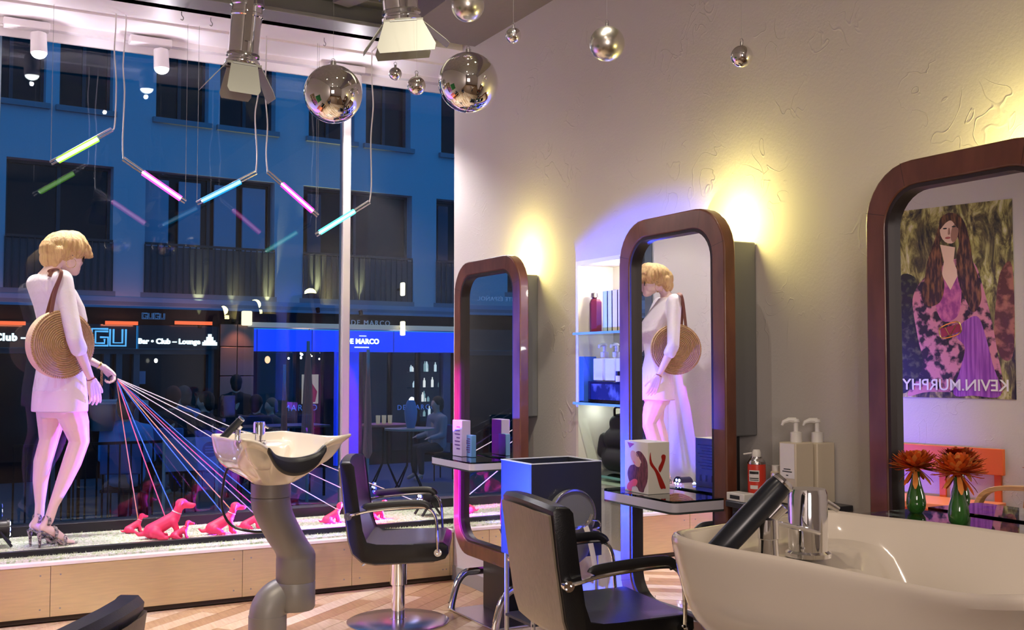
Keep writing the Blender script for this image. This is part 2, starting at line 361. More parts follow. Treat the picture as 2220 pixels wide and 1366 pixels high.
# ------------------------------------------------------------------ big arched mirrors
def rrect(y0, y1, z0, z1, r, n=9):
    out = []
    for cy, cz, a0 in ((y1-r, z1-r, 0), (y0+r, z1-r, 90), (y0+r, z0+r, 180), (y1-r, z0+r, 270)):
        for k in range(n): a = R_(a0+90*k/(n-1)); out.append((cy+r*math.cos(a), cz+r*math.sin(a)))
    return out
def ringx(bm, o, i, x0, x1):
    A = [[bm.verts.new((x, a, b)) for a, b in l] for x, l in ((x0, o), (x1, o), (x1, i), (x0, i))]; n = len(o)
    for k in range(4):
        p, q = A[k], A[(k+1)%4]
        for j in range(n): bm.faces.new((p[j], p[(j+1)%n], q[(j+1)%n], q[j]))
def mirror(X, Y0, Y1, Z0, Z1, label, by, r=.185, fw=.078):
    t = thing('standing_mirror', label, 'mirror', (X, (Y0+Y1)/2, 0), 0, 'arched wood framed salon mirrors')
    h = (Y1-Y0)/2
    bm = B(); ringx(bm, rrect(-h, h, Z0, Z1, r), rrect(-h+fw, h-fw, Z0+fw, Z1-fw, r-fw*.75), 0, .055); f = obj('frame', bm, m_wood, t, bevel=.006)
    # fine mitre joints at the corners
    for sy, sz in ((1,1),(-1,1),(1,-1),(-1,-1)):
        for a in (12, 78):
            bm = B()
            cy, cz = sy*(h-r), (Z1-r if sz > 0 else Z0+r); d = Vector((0, sy*math.cos(R_(a)), sz*math.sin(R_(a))))
            c = Vector((-.0003, cy, cz)); p0, p1 = c+d*(r-fw), c+d*r; w = Vector((0,-d.z,d.y))*.0008
            vs = [bm.verts.new(p) for p in (p0-w, p1-w, p1+w, p0+w)]; bm.faces.new(vs); obj('joint_line', bm, m_darklip, f, smooth=False)
    bm = B(); ringx(bm, rrect(-h+fw, h-fw, Z0+fw, Z1-fw, r-fw*.75), rrect(-h+fw+.012, h-fw-.012, Z0+fw+.012, Z1-fw-.012, r-fw*.75-.008), .004, .045); obj('inner_lip', bm, m_darklip, t)
    bm = B(); L = rrect(-h+fw+.004, h-fw-.004, Z0+fw+.004, Z1-fw-.004, r-fw*.75-.003); bm.faces.new([bm.verts.new((.032, a, b)) for a, b in L])
    g = obj('mirror_glass', bm, m_mirror, t, smooth=False, recalc=False)
    bm = B(); bm.faces.new([bm.verts.new((.046, a, b)) for a, b in L]); obj('backing', bm, m_blackmat, t, smooth=False)
    yc = (Y0+Y1)/2
    bm = B(); box(bm, .056, XW-X-.004, by-yc, by-yc+.36, 1.09, 1.88); o = obj('lamp_box', bm, m_greybox, t, bevel=.006); o['label'] = 'grey box behind the mirror'
    bm = B(); box(bm, .056, XW-X-.08, by-yc+.02, by-yc+.30, .0, 1.09); o = obj('support_post', bm, m_black, t, bevel=.004)
    bm = B(); cyl(bm, (XW-X-.11, by-yc+.12, 1.885), (XW-X-.11, by-yc+.12, 1.93), .028, n=14); obj('halogen_bulb', bm, emis('yellow_bulb', (1,.86,.30), 30), t)
    light('mirror_backlight', 'POINT', (XW-.14, by+.09, 1.985), 7.0, (1,.87,.27), size=.05)
    return t
M1 = (2.69, 4.903, 5.716); M2 = (2.66, 3.205, 3.929); M3 = (2.66, 1.76, 2.495)
mirror(*M1, .285, 1.975, 'arched wooden mirror nearest the window, reflecting the dark street', 5.14)
mirror(*M2, .285, 2.005, 'middle arched wooden mirror, reflecting the blonde mannequin', 3.34)
mirror(*M3, .285, 2.02, 'large arched wooden mirror at the right edge, reflecting a fashion poster', 1.95)
# glass shelves of the mirrors
def mshelf(X0, X1, Y0, Y1, z, label):
    t = thing('glass_shelf', label, 'shelf', ((X0+X1)/2, (Y0+Y1)/2, z), 0, 'glass shelves in front of the mirrors')
    w, d = (X1-X0)/2, (Y1-Y0)/2; r = .03
    L = []
    for cx, cy, a0 in ((-w+r, d-r, 90), (-w+r, -d+r, 180)):
        for k in range(6): a = R_(a0+90*k/5); L.append((cx+r*math.cos(a), cy+r*math.sin(a)))
    L += [(w, -d), (w, d)]
    bm = B(); prism(bm, L, -.008, 0, 'z'); obj('top', bm, m_shelfglass, t)
    bm = B(); prism(bm, L, -.05, -.042, 'z'); obj('lower_top', bm, mat('smoked_glass', (.05,.06,.06), .08), t)
    bm = B(); A = [bm.verts.new((a, b, -.042)) for a, b in L]; Q = [bm.verts.new((a, b, -.008)) for a, b in L]
    for k in range(len(L)-1): bm.faces.new((A[k], A[k+1], Q[k+1], Q[k]))
    o = obj('edge', bm, mat('frosted_edge', (.62,.60,.70), .2, .1), t)
    for q in (-.6, .2): bm = B(); box(bm, -w*.2, w, d*q, d*(q+.4), -.042, -.008); obj('bracket', bm, m_black, t)
    return t
mshelf(2.46, 2.688, 5.02, 5.54, .865, 'glass shelf with products in front of the mirror nearest the window')
mshelf(2.42, 2.658, 3.22, 3.71, .868, 'glass shelf lit violet holding a hair colour carton')
mshelf(2.42, 2.658, 1.57, 2.32, .935, 'glass shelf holding two green vases under the large mirror')
# black cabinet between middle and right mirror
cab = thing('wall_cabinet', 'black low cabinet on the right wall between two mirrors', 'cabinet', (2.77, 2.98, 0))
bm = B(); box(bm, -.13, .165, -.13, .17, .60, .845); obj('body', bm, m_bigblk, cab, bevel=.004)
bm = B(); box(bm, -.15, .165, -.15, .185, .845, .868); obj('worktop', bm, m_bigblk, cab, bevel=.003)
bm = B(); box(bm, -.138, -.13, -.12, .16, .62, .83); o = obj('drawer', bm, m_black, cab, bevel=.003)
bm = B(); cyl(bm, (-.15,-.05,.73), (-.15,.09,.73), .006); cyl(bm, (-.15,-.04,.73), (-.135,-.04,.73), .004); cyl(bm, (-.15,.08,.73), (-.135,.08,.73), .004); obj('handle', bm, m_chrome, o)
for y_ in (-.13, .155): bm = B(); box(bm, .0, .16, y_, y_+.015, 0, .6); obj('side_leg', bm, m_bigblk, cab)
# ------------------------------------------------------------------ salon chairs (local +x is where the sitter faces)
def chair(loc, face, label, lm, curve=.035, h=.87, arms=True, tilt=0, lever=True):
    t = thing('salon_chair', label, 'chair', loc, face, 'hydraulic salon chairs')
    prof = [(-.285,h-.01),(-.262,.66),(-.236,.47),(-.215,.405),(-.165,.362),(-.10,.350),(.22,.366),(.262,.378),(.280,.405),(.278,.44),(.25,.462),(.10,.458),(-.10,.448),(-.150,.468),(-.172,.53),(-.198,.70),(-.218,h-.012),(-.232,h+.004),(-.272,h+.004)]
    ys = [-.265,-.26,-.235,-.15,-.05,.05,.15,.235,.26,.265]
    bm = B(); rings = []
    for k, y in enumerate(ys):
        e = .012 if k in (0, len(ys)-1) else (.003 if k in (1, len(ys)-2) else 0)
        cx = sum(a for a, b in prof)/len(prof); rr = []
        for a, b in prof:
            bulge = curve*(1-(y/.265)**2)*max(0, min(1, (b-.45)/.3)) if a < -.1 else 0
            topd = .018*(1-(y/.265)**2) if b > h-.03 else 0
            s = 1-e*2
            rr.append(((a-(-.0))*s if a > 0 else a+e*.8, y, b-e*.5*(1 if b > .45 else -1)+topd))
            rr[-1] = (rr[-1][0]-bulge, rr[-1][1], rr[-1][2])
        rings.append(rr)
    loft(bm, rings); o = obj('upholstery', bm, lm, t)
    bm = B(); rings = []
    op = [(-.291,h-.03),(-.268,.66),(-.243,.47),(-.222,.402),(-.170,.356),(-.10,.343),(.20,.358)]
    for y in (-.245,-.15,-.05,.05,.15,.245):
        bl = curve*(1-(y/.265)**2); rr = []
        for a, b in op: rr.append((a-bl*max(0,min(1,(b-.45)/.3)), y, b+(.018*(1-(y/.265)**2) if b > .8 else 0)))
        for a, b in reversed(op): rr.append((a+.012-bl*max(0,min(1,(b-.45)/.3)), y, b+.006))
        rings.append(rr)
    loft(bm, rings); o = obj('back_shell', bm, m_shell, t); o['label'] = 'taupe laminate back shell'
    bm = B()
    for y in (-.15, .15):
        pts = [(-.165+.0, y, .50), (-.19-curve*.5, y, .70)]
    tube(bm, smooth_path([(-.222-.004, -.245, h-.02), (-.222-curve*.9, -.1, h), (-.222-curve, 0, h+.004), (-.222-curve*.9, .1, h), (-.226, .245, h-.02)], 6), .003, 6); obj('piping', bm, m_black, t)
    if arms:
        for s in (-1, 1):
            y = s*.295
            bm = B(); tube(bm, smooth_path([(-.235, s*.27, .60), (-.20, y, .612), (-.1, y, .632), (.12, y, .648), (.185, y, .635), (.215, y, .585), (.222, y, .50), (.225, s*.285, .415)], 7), .008, 8); a = obj('arm_tube', bm, m_chrome, t)
            bm = B(); tube(bm, smooth_path([(-.15, y, .640), (-.13, y, .652), (.0, y, .664), (.13, y, .668), (.17, y, .655), (.18, y, .64)], 5), .010, 10, flat=.020); obj('arm_pad', bm, m_black, a)
            for px_, pz_ in ((-.235, .60), (.225, .415)):
                bm = B()
                cyl(bm, (px_, s*.262, pz_), (px_, s*.29, pz_), .020, n=14)
                for k in range(3): ang = k*2.09; cyl(bm, (px_+.012*math.cos(ang), s*.285, pz_+.012*math.sin(ang)), (px_+.012*math.cos(ang), s*.297, pz_+.012*math.sin(ang)), .006, n=8)
                obj('bolt', bm, m_chrome, a)
    bm = B(); lathe(bm, [(.001,.348),(.07,.346),(.07,.335),(.046,.325),(.046,.20),(.036,.195),(.036,.02),(.046,.018),(.046,.012)], 28, (0,0,0)); obj('column', bm, m_chrome, t)
    bm = B(); lathe(bm, [(.001,.018),(.10,.018),(.262,.011),(.275,.005),(.275,0),(.001,0)], 64, (0,0,0), cap=False); obj('base_plate', bm, m_silver, t)
    if lever:
        bm = B(); tube(bm, smooth_path([(-.02,.03,.30),(-.10,.10,.305),(-.17,.15,.295),(-.21,.175,.265)], 6), .012, 8, flat=.005); obj('pump_lever', bm, m_chrome, t)
    return t
def fdir(a): return math.pi/2 - R_(a)                                # angle measured from +Y towards +X
chair((2.20, 5.37, 0), fdir(117), 'black salon chair in profile in front of the shop window', m_leather, .012)
chair((2.235, 3.47, 0), fdir(98), 'black salon chair seen from behind beside the large basin', m_leather, .03)
chair((.03, 2.40, 0), fdir(-58), 'dark blue leather salon chair whose back top shows at the bottom left', m_bluleather, .05, .868)
# ------------------------------------------------------------------ shampoo basins
def basin(loc, rz, label, sc=1.0, zr=1.05, k=.87, z1=.305, z2=.535, ze=.20):
    t = thing('shampoo_basin', label, 'basin', loc, rz, 'white ceramic shampoo basins')
    ctl = [(-.215,.30,.004),(-.10,.322,.0),(.10,.322,.0),(.215,.30,.004),(.243,.20,0),(.252,.05,0),(.262,-.10,-.004),(.292,-.23,.0),(.315,-.325,.016),(.235,-.325,.0),(.165,-.30,-.035),(.11,-.285,-.085),(.0,-.275,-.105),(-.11,-.285,-.085),(-.165,-.30,-.035),(-.235,-.325,.0),(-.315,-.325,.016),(-.292,-.23,.0),(-.262,-.10,-.004),(-.252,.05,0),(-.243,.20,0)]
    P = closed_path(ctl, 4); n = len(P); DB = -.255; cc = Vector((0, -.01, 0))
    rings = []
    def ring(s0, zf, dz=0, c=cc, circ=0, rc=.10, lin=None):
        s = s0
        out = []
        for p in P:
            d = Vector((p.x, p.y, 0))-c; a = d.normalized()
            if lin is not None: w_ = max(0, min(1, (-p.y-.12)/.18)); s = s0*(1-w_)+lin*w_
            q = c + (d*s)*(1-circ) + a*rc*circ
            out.append(Vector((q.x*sc, q.y*sc, (p.z*zf+dz)*sc)))
        return out
    # inner bowl, then over the rim, then the outside
    bl = Vector((0, -.06, 0))
    inner = [ring(.05, 0, -.185, bl), ring(.35, 0, -.178, bl), ring(.60, .1, -.155, bl), ring(.76, .3, -.11, bl), ring(.87, .7, -.055, cc), ring(.935, .95, -.012), ring(.955, 1, .002), ring(.985, 1, .006), ring(1.0, 1, .0), ring(1.0, 1, -.012)]
    for r in inner[2:5]:
        for v in r:
            y = v.y/sc
            if y > .10: v.z = max(v.z, (-.045-.07*max(0, min(1, (.17-y)/.07)))*sc)
    outer = [ring(.985, .92, -.035, lin=.90), ring(.965, .65, -.085, circ=.01, lin=.80), ring(.935, .4, -.13, circ=.03, lin=.70), ring(.86, .2, -.172, circ=.12, lin=.60), ring(.68, .05, -.212, circ=.35, lin=.52), ring(.50, 0, -.242, circ=.7, lin=.45), ring(.4, 0, DB, circ=1), ring(.4, 0, DB-.004, circ=1, rc=.085)]
    bm = B(); loft(bm, inner+outer, cap=False)
    bm.verts.ensure_lookup_table(); bm.faces.new([bm.verts[i] for i in range(n)][::-1])
    o = obj('bowl', bm, m_ceramic, t, loc=(0,0,zr), sub=1)
    # neck rest
    bm = B(); rr = []
    nk = [p for p in P if p.y < -.27 and abs(p.x) < .175]
    nk = sorted(nk, key=lambda p: p.x)
    for p in nk:
        w = max(.12, 1-(abs(p.x)/.18)**2.5); x = p.x*sc
        sec = [(-.285,.010),(-.300,.012),(-.318,-.004),(-.322,-.03-.05*w),(-.300,-.045-.05*w),(-.270,-.03-.03*w),(-.262,-.005)]
        rr.append([Vector((x, (a+(p.y+.285))*sc, (p.z+b*(.6+.4*w))*sc)) for a, b in sec])
    loft(bm, rr); obj('neck_rest', bm, mat('black_rubber', (.008,.008,.01), .45), t, loc=(0,0,zr), sub=1)
    bm = B(); lathe(bm, [(.001,.004),(.022,.004),(.026,0),(.026,-.01)], 18, (0, -.06*sc, zr-.185*sc)); obj('drain', bm, m_chrome, t)
    # mixer, small spout and hand shower
    dzr = zr-.043*sc; dz = 0; q = sc/1.12
    bm = B(); lathe(bm, [(.043,0),(.043,.008),(.037,.012),(.037,.118),(.034,.128),(.001,.128)], 28, (.02, .215, dz)); f = obj('mixer_tap', bm, m_chrome, t, loc=(0,0,dzr)); f.scale = (q,q,q)
    bm = B(); tube(bm, [(.02+.02,.215-.02,dz+.105),(.02+.042,.215-.04,dz+.088)], [.009,.006], 10); tube(bm, [(.02,.215-.03,dz+.045),(-.03,.215-.034,dz+.058),(-.11,.205,dz+.078)], .0045, 8); obj('lever', bm, m_chrome, f)
    bm = B(); lathe(bm, [(.001,0),(.030,0),(.030,.005),(.020,.008),(.017,.05),(.019,.052),(.018,.086),(.012,.092),(.001,.092)], 24, (-.13, .20, dz)); f = obj('hose_outlet', bm, m_chrome, t, loc=(0,0,dzr)); f.scale = (q,q,q)
    bm = B(); cyl(bm, (-.13,.20,dz+.085), (-.115,.18,dz+.112), .014); obj('holder_clip', bm, m_chrome, f)
    a, b = Vector((-.228, .268, dz+.004)), Vector((-.118, .180, dz+.150)); d = (b-a).normalized()
    bm = B(); tube(bm, [a, a+d*.012, a+(b-a)*.5, b-d*.012, b], [.018,.0225,.0235,.0225,.020], 20); f = obj('hand_shower', bm, mat('black_shower_grip', (.012,.014,.02), .28), t, loc=(0,0,dzr)); f.scale = (q,q,q)
    bm = B(); tube(bm, [b, b+d*.004, b+d*.010], [.0225,.0235,.020], 20); obj('chrome_ring', bm, m_chrome, f)
    # column
    zt = zr+DB*sc
    bm = B(); lathe(bm, [(.098*k,zt+.002),(.099*k,zt-.055),(.094*k,zt-.058),(.094*k,zt-.062)], 36, (0,0,0)); obj('collar', bm, m_column, t)
    R1 = Vector((.135*k, -.01, 0))
    bm = B(); pts = smooth_path([(0,0,zt-.06),(0,0,zt-.08),(.02*k,0,zt-.14),(.085*k,-.005,z2+.08),(.130*k,-.01,z2+.02),(.135*k,-.01,z2-.01)], 7)
    L = []
    for i, p in enumerate(pts):
        L.append([p+Vector((.098*k*math.cos(2*math.pi*j/36), .098*k*math.sin(2*math.pi*j/36), 0)) for j in range(36)])
    loft(bm, L); obj('swan_neck', bm, m_column, t)
    bm = B(); lathe(bm, [(.090*k,z2+.0),(.0985*k,z2-.005),(.0985*k,z2-.105),(.096*k,z2-.108),(.0985*k,z2-.111),(.0985*k,z1+.012),(.09*k,z1),(.001,z1)], 36, (R1.x, R1.y, 0)); obj('pivot_cylinder', bm, m_column, t)
    bm = B(); L = []
    for i in range(11):
        a = math.pi/2*i/10; c = Vector((-.0+.10*k*(1-math.cos(a)), .02, ze+.085+.08*math.sin(a)))
        ax = Vector((math.cos(a), 0, math.sin(a)*-1)); nrm = Vector((math.cos(a), 0, -math.sin(a)))
        L.append([c+nrm*.080*math.cos(2*math.pi*j/32)+Vector((0,.080,0))*math.sin(2*math.pi*j/32) for j in range(32)])
    loft(bm, L); obj('lower_elbow', bm, m_column, t)
    bm = B(); lathe(bm, [(.082,ze+.09),(.082,.03),(.11,.028),(.125,.012),(.125,0)], 36, (0,.02,0)); obj('foot', bm, m_column, t)
    return t
b1 = basin((1.285, 4.60, 0), R_(10), 'white shampoo basin on a grey swan neck column in front of the window', .80, 1.065)
b2 = basin((1.50, 1.32, 0), R_(13), 'large white shampoo basin in the right foreground', 1.12, 1.062)
# drain hose of the first basin
bm = B(); P0 = atz(497, 1015, 5.2)
tube(bm, smooth_path([atz(560,1040,4.60), atz(505,1010,4.66), atz(492,1060,4.7), atz(495,1105,4.72), atz(515,1138,4.72), atz(560,1152,4.7), atz(610,1150,4.68)], 8), .006, 8)
o = obj('hose', bm, m_black, b1); o.matrix_parent_inverse = Matrix.Translation(-b1.location); 
# ------------------------------------------------------------------ black trolley with round holder
tc0 = at(1152, 1008, X=2.42); tx, ty, tz = tc0.x, tc0.y, tc0.z
tr = thing('trolley', 'black open-topped trolley box on thin tube legs beside the chairs', 'trolley', (tx, ty, 0))
wx, wy, zb = .385, .30, .47
bm = B(); box(bm, 0, wx, 0, .012, zb, tz); box(bm, 0, wx, wy-.012, wy, zb, tz); box(bm, 0, .012, .012, wy-.012, zb, tz); box(bm, wx-.012, wx, .012, wy-.012, zb, tz); box(bm, .012, wx-.012, .012, wy-.012, zb, zb+.012)
obj('box', bm, m_bigblk, tr, bevel=.001, smooth=False)
bm = B(); e = .0015
for a in ((-e, wx+e, -e, .014), (-e, wx+e, wy-.014, wy+e), (-e, .014, .014, wy-.014), (wx-.014, wx+e, .014, wy-.014)): box(bm, *a, tz, tz+.004)
obj('rim', bm, mat('pale_rim', (.55,.56,.55), .4), tr, smooth=False)
for (x, y) in ((.02, .02), (.02, wy-.02), (wx-.02, .02), (wx-.02, wy-.02)):
    bm = B(); cyl(bm, (x, y, .05), (x, y, zb), .0115); l = obj('leg', bm, mat('grey_tube', (.42,.40,.38), .35, .7), tr)
    bm = B(); cyl(bm, (x-.009, y-.012, .028), (x+.009, y-.012, .028), .028, n=20); cyl(bm, (x-.013, y-.012, .028), (x+.013, y-.012, .028), .010); obj('caster', bm, m_chrome, l)
bm = B(); box(bm, .01, wx-.01, .01, wy-.01, .17, .182); obj('lower_tray', bm, m_bigblk, tr)
rh = thing('round_holder', 'grey round holder with chrome rim and cream strap hanging on the trolley', 'holder', (0,0,0))
c = at(1243, 1118, Y=ty-.035)
bm = B(); cyl(bm, c+V(0,.034,0), c+V(0,0,0), .118, n=40); obj('disc', bm, mat('grey_disc', (.16,.16,.15), .45), rh)
bm = B(); tube(bm, [c+V(.118*math.cos(a*math.pi/24), -.002, .118*math.sin(a*math.pi/24)) for a in range(-4, 29)], .006, 8); obj('rim', bm, m_silver, rh)
bm = B(); tube(bm, smooth_path([c+V(-.10,-.03,-.035), c+V(-.03,-.045,-.052), c+V(.05,-.04,-.035), c+V(.088,-.02,.0)], 6), .009, 8); obj('handle', bm, m_chrome, rh)
bm = B(); L = []
for k, (r, z) in enumerate(((.105,-.05),(.108,-.09),(.10,-.14),(.075,-.19),(.03,-.215))):
    L.append([c+V(r*math.cos(a*math.pi/12), -.0+(.03 if a > 12 else -.028)*abs(math.sin(a*math.pi/12)), z) for a in range(24)])
loft(bm, L); obj('pouch', bm, mat('grey_pouch', (.13,.12,.12), .6), rh)
bm = B(); tube(bm, smooth_path([c+V(.03,-.06,-.045), c+V(.045,-.064,-.09), c+V(.065,-.064,-.17), c+V(.085,-.06,-.26)], 5), .003, 4, flat=.014); obj('strap', bm, mat('cream_strap', (.80,.72,.52), .6), rh)
bm = B()
for dzz in (-.055, -.10):
    tube(bm, smooth_path([c+V(.098,-.01,dzz+.03), c+V(.135,-.01,dzz+.02), c+V(.14,-.01,dzz-.005), c+V(.10,-.01,dzz-.015)], 5), .004, 6)
obj('hook', bm, m_chrome, rh)
# chrome footrest under the first mirror
fr = thing('footrest', 'chrome looped footrest with a flat plate under the mirror nearest the window', 'footrest', (2.62, 5.20, 0))
for y in (.27, -.27):
    bm = B(); tube(bm, smooth_path([(-.06,y,.01),(-.05,y,.06),(-.02,y,.15),(.03,y,.20),(.10,y,.205),(.30,y,.205)], 6), .013, 10, flat=.022); obj('side_loop', bm, m_chrome, fr)
bm = B(); box(bm, -.07, .30, -.27, .27, .0, .012); obj('plate', bm, m_silver, fr, bevel=.003)
# ------------------------------------------------------------------ small things on shelves and counters
def tube_product(px0, px1, py0, py1, X, z, mt, label, grp, name='box_product', depth=.05):
    a = at(px0, py1, X=X); b = at(px1, py1, X=X); top = at(px0, py0, X=X).z
    t = thing(name, label, 'carton', (X, b.y, z), 0, grp)
    bm = B(); box(bm, 0, depth, 0, a.y-b.y, 0, top-z); obj('body', bm, mt, t, bevel=.003)
    bm = B()
    for k in range(7):
        zz = (top-z)*(.2+.1*k); box(bm, -.0012, -.0002, (a.y-b.y)*.2, (a.y-b.y)*(.75 if k % 3 else .55), zz, zz+.006)
    obj('print', bm, mat('print_dark_violet', (.10,.04,.25), .5), t, smooth=False)
    return t
m_lilac = mat('lilac_carton', (.55,.45,.75), .3)
tube_product(981, 1001, 910, 985, 2.57, .8655, m_lilac, 'tall lilac carton on the glass shelf nearest the window', 'cartons on the far shelf', depth=.055)
tube_product(1007, 1022, 942, 985, 2.60, .8655, mat('light_blue_carton', (.15,.35,.75), .35), 'short blue carton behind the tall lilac carton', 'cartons on the far shelf', depth=.03)
# hair colour carton with printed portrait
c0 = at(1405, 1060, X=2.46); hz = at(1405, 960, X=2.46).z - .8685
cw = at(1355, 1050, X=2.46).y - c0.y
k = thing('hair_dye_carton', 'white hair colour carton with a printed brunette and a dark red ribbon', 'carton', (2.46, c0.y, .8685))
dpt = .105
bm = B(); box(bm, 0, dpt, 0, cw, 0, hz); obj('carton_body', bm, mat('carton_white', (.72,.68,.62), .4), k, bevel=.001, smooth=False)
def leafx(name, pts, d, m_, par, Yw=None, Zh=None, x0=0, flip=False):
    bm = B(); prism(bm, [((1-u)*Yw, (1-v)*Zh) for u, v in pts], -d, -.0001, 'x')
    return obj(name, bm, m_, par, smooth=False)
def ell(cu, cv, ru, rv, n=18, rot=0):
    return [(cu+ru*math.cos(a)*math.cos(rot)-rv*math.sin(a)*math.sin(rot), cv+ru*math.cos(a)*math.sin(rot)+rv*math.sin(a)*math.cos(rot)) for a in [2*math.pi*i/n for i in range(n)]]
def blobp(pts, m=5): return [(p.x, p.y) for p in closed_path([Vector((a,b,0)) for a, b in pts], m)]
mh = mat('print_dark_hair', (.07,.015,.02), .5, noise=((.20,.05,.06), (1,1,.3), 120, .4, .6)); ms = mat('print_skin', (.72,.42,.34), .5); mr = mat('print_red', (.35,.015,.01), .4); mk = mat('print_pink', (.85,.12,.22), .5); mb = mat('print_black', (.02,.02,.02), .5)
leafx('printed_hair', blobp([(.50,.22),(.70,.19),(.95,.35),(1.0,.55),(.97,.75),(.85,.9),(.80,.97),(.62,.96),(.55,.9),(.35,.82),(.22,.82),(.12,.65),(.22,.5),(.45,.45),(.72,.40)]), .0004, mh, k, cw, hz)
leafx('printed_face', ell(.47,.34,.24,.12,rot=.5), .0008, ms, k, cw, hz)
leafx('printed_eye', ell(.55,.27,.05,.010,8,rot=.6), .0012, mb, k, cw, hz)
leafx('printed_lips', ell(.42,.41,.05,.012,8,rot=.6), .0012, mk, k, cw, hz)
leafx('printed_ribbon', blobp([(.10,.95),(.15,.84),(.40,.74),(.55,.76),(.50,.86),(.32,.90),(.28,.99)]), .0010, mk, k, cw, hz)
leafx('printed_emblem', [(.12,.03),(.42,.05),(.22,.14)], .0004, mr, k, cw, hz)
# side with the Y shaped ribbon: faces -y
bm = B()
for P_ in ([(.012,.82),(.02,.62),(.055,.40),(.085,.12),(.073,.10),(.058,.12),(.035,.42),(.008,.60)], [(.072,.76),(.086,.73),(.080,.60),(.060,.42),(.050,.50),(.066,.64),(.064,.72)]):
    q = blobp(P_, 4); bm.faces.new([bm.verts.new((a, -.0005, b*hz)) for a, b in q])
obj('printed_red_shape', bm, mr, k, smooth=False)
bm = B()
for i in range(9): box(bm, dpt+.0003, dpt+.0006, cw*.2, cw*(.9-.08*(i%3)), hz*(.85-.06*i), hz*(.865-.06*i))
for i in range(3): box(bm, dpt+.0003, dpt+.0006, cw*(.25+.25*i), cw*(.33+.25*i), hz*.12, hz*.25)
obj('printed_text_lines', bm, mb, k, smooth=False)
# spray can
s0 = at(1641, 1075, X=2.74); sy = s0.y
can = thing('spray_can', 'red aerosol can with a white nozzle on the black cabinet', 'can', (2.74, sy, .8685))
r = .034
bm = B(); lathe(bm, [(.001,0),(r,0),(r,.128),(r*.98,.134)], 28); obj('can_body', bm, mat('can_red', (.62,.045,.025), .35), can)
bm = B(); lathe(bm, [(r,.134),(r*1.01,.139),(r*.8,.15),(r*.62,.158),(r*.62,.162)], 28); obj('collar', bm, m_silver, can)
bm = B(); lathe(bm, [(r*.5,.16),(r*.5,.178),(r*.35,.188),(.001,.188)], 18); tube(bm, [(-.0,.01,.176),(-.02,.05,.168)], .003, 8); obj('nozzle', bm, m_whiteplastic, can)
def arc_patch(rad, a0, a1, z0, z1, n=8):
    bm = B(); A = []
    for i in range(n+1):
        a = R_(a0+(a1-a0)*i/n); A.append((bm.verts.new((rad*math.cos(a), rad*math.sin(a), z0)), bm.verts.new((rad*math.cos(a), rad*math.sin(a), z1))))
    for p, q in zip(A, A[1:]): bm.faces.new((p[0], q[0], q[1], p[1]))
    return bm
obj('printed_label', arc_patch(r+.0006, 175, 245, .070, .112), mat('label_white', (.75,.72,.68), .5), can, smooth=False)
for zz, hh in ((.098,.010),(.080,.004),(.074,.003)): obj('printed_line', arc_patch(r+.0011, 180, 240, zz, zz+hh), mb, can, smooth=False)
obj('printed_oval', arc_patch(r+.0006, 185, 235, .042, .056), mat('label_white', (.75,.72,.68), .5), can, smooth=False)
tx_ = text('printed_name', 'ERCIDE', m_white, can, (0,0,0), .012, ext=.0003)
tx_.data.transform(Matrix.Rotation(math.pi/2, 4, 'X')); tx_.rotation_euler = (0,0,0)
for v in tx_.data.vertices:
    a = R_(208)+v.co.x/r; z = v.co.z; v.co = Vector(((r+.0018)*math.cos(a), (r+.0018)*math.sin(a), z+.0925))
for nm, dx, dy, h, rr_, lab, cc_ in (('plastic_bottle', .055, -.045, .13, .021, 'translucent cream bottle just behind the red aerosol can', m_cream), ('plastic_bottle', .075, -.095, .105, .019, 'small cream bottle between the red can and the pump bottles', m_cream)):
    t = thing(nm, lab, 'bottle', (2.74+dx, sy+dy, .8685))
    bm = B(); lathe(bm, [(.001,0),(rr_,0),(rr_,h*.8),(rr_*.6,h*.86)], 20); obj('bottle_body', bm, cc_, t)
    bm = B(); lathe(bm, [(rr_*.75,h*.84),(rr_*.75,h),(.001,h)], 20); obj('cap', bm, m_whiteplastic, t)
t = thing('tissue_carton', 'small white printed carton beside the foot of the red aerosol can', 'carton', (2.66, sy-.01, .8685))
bm = B(); box(bm, -.03, .03, -.045, .055, 0, .03); obj('carton_body', bm, m_whiteplastic, t, bevel=.002)
bm = B(); box(bm, -.0306, -.0300, -.02, .035, .008, .022); obj('print', bm, mb, t, smooth=False)
def pump_bottle(loc, w, h, label, grp, mt, printed=False, ph=.055, face=180):
    t = thing('pump_bottle', label, 'bottle', loc, 0, grp)
    bm = B(); box(bm, -w/2, w/2, -w/2, w/2, 0, h); obj('bottle_body', bm, mt, t, bevel=.004)
    bm = B(); lathe(bm, [(w*.24,h),(w*.24,h+ph*.42),(w*.1,h+ph*.46),(w*.1,h+ph*.85),(w*.16,h+ph*.88),(w*.13,h+ph),(.001,h+ph)], 16); p_ = obj('pump', bm, m_whiteplastic, t)
    a = R_(face); bm = B(); tube(bm, [(0,0,h+ph*.93),(w*.3*math.cos(a),w*.3*math.sin(a),h+ph*.95),(w*.52*math.cos(a),w*.52*math.sin(a),h+ph*.86),(w*.58*math.cos(a),w*.58*math.sin(a),h+ph*.72)], [w*.13,w*.11,w*.08,w*.05], 8); obj('spout', bm, m_whiteplastic, p_)
    if printed:
        bm = B(); box(bm, -w/2-.0012, -w/2-.0004, -w*.42, w*.42, h*.42, h*.98); l = obj('label', bm, mat('bottle_label', (.86,.84,.84), .5), t, smooth=False)
        bm = B()
        for a_, b_, c_, d_ in ((-.2,.2,.56,.575),(-.28,.28,.52,.535),(-.06,.06,.46,.475)): box(bm, -w/2-.002, -w/2-.0013, a_*w, b_*w, h*c_, h*d_)
        obj('label_text', bm, mb, l, smooth=False)
    return t
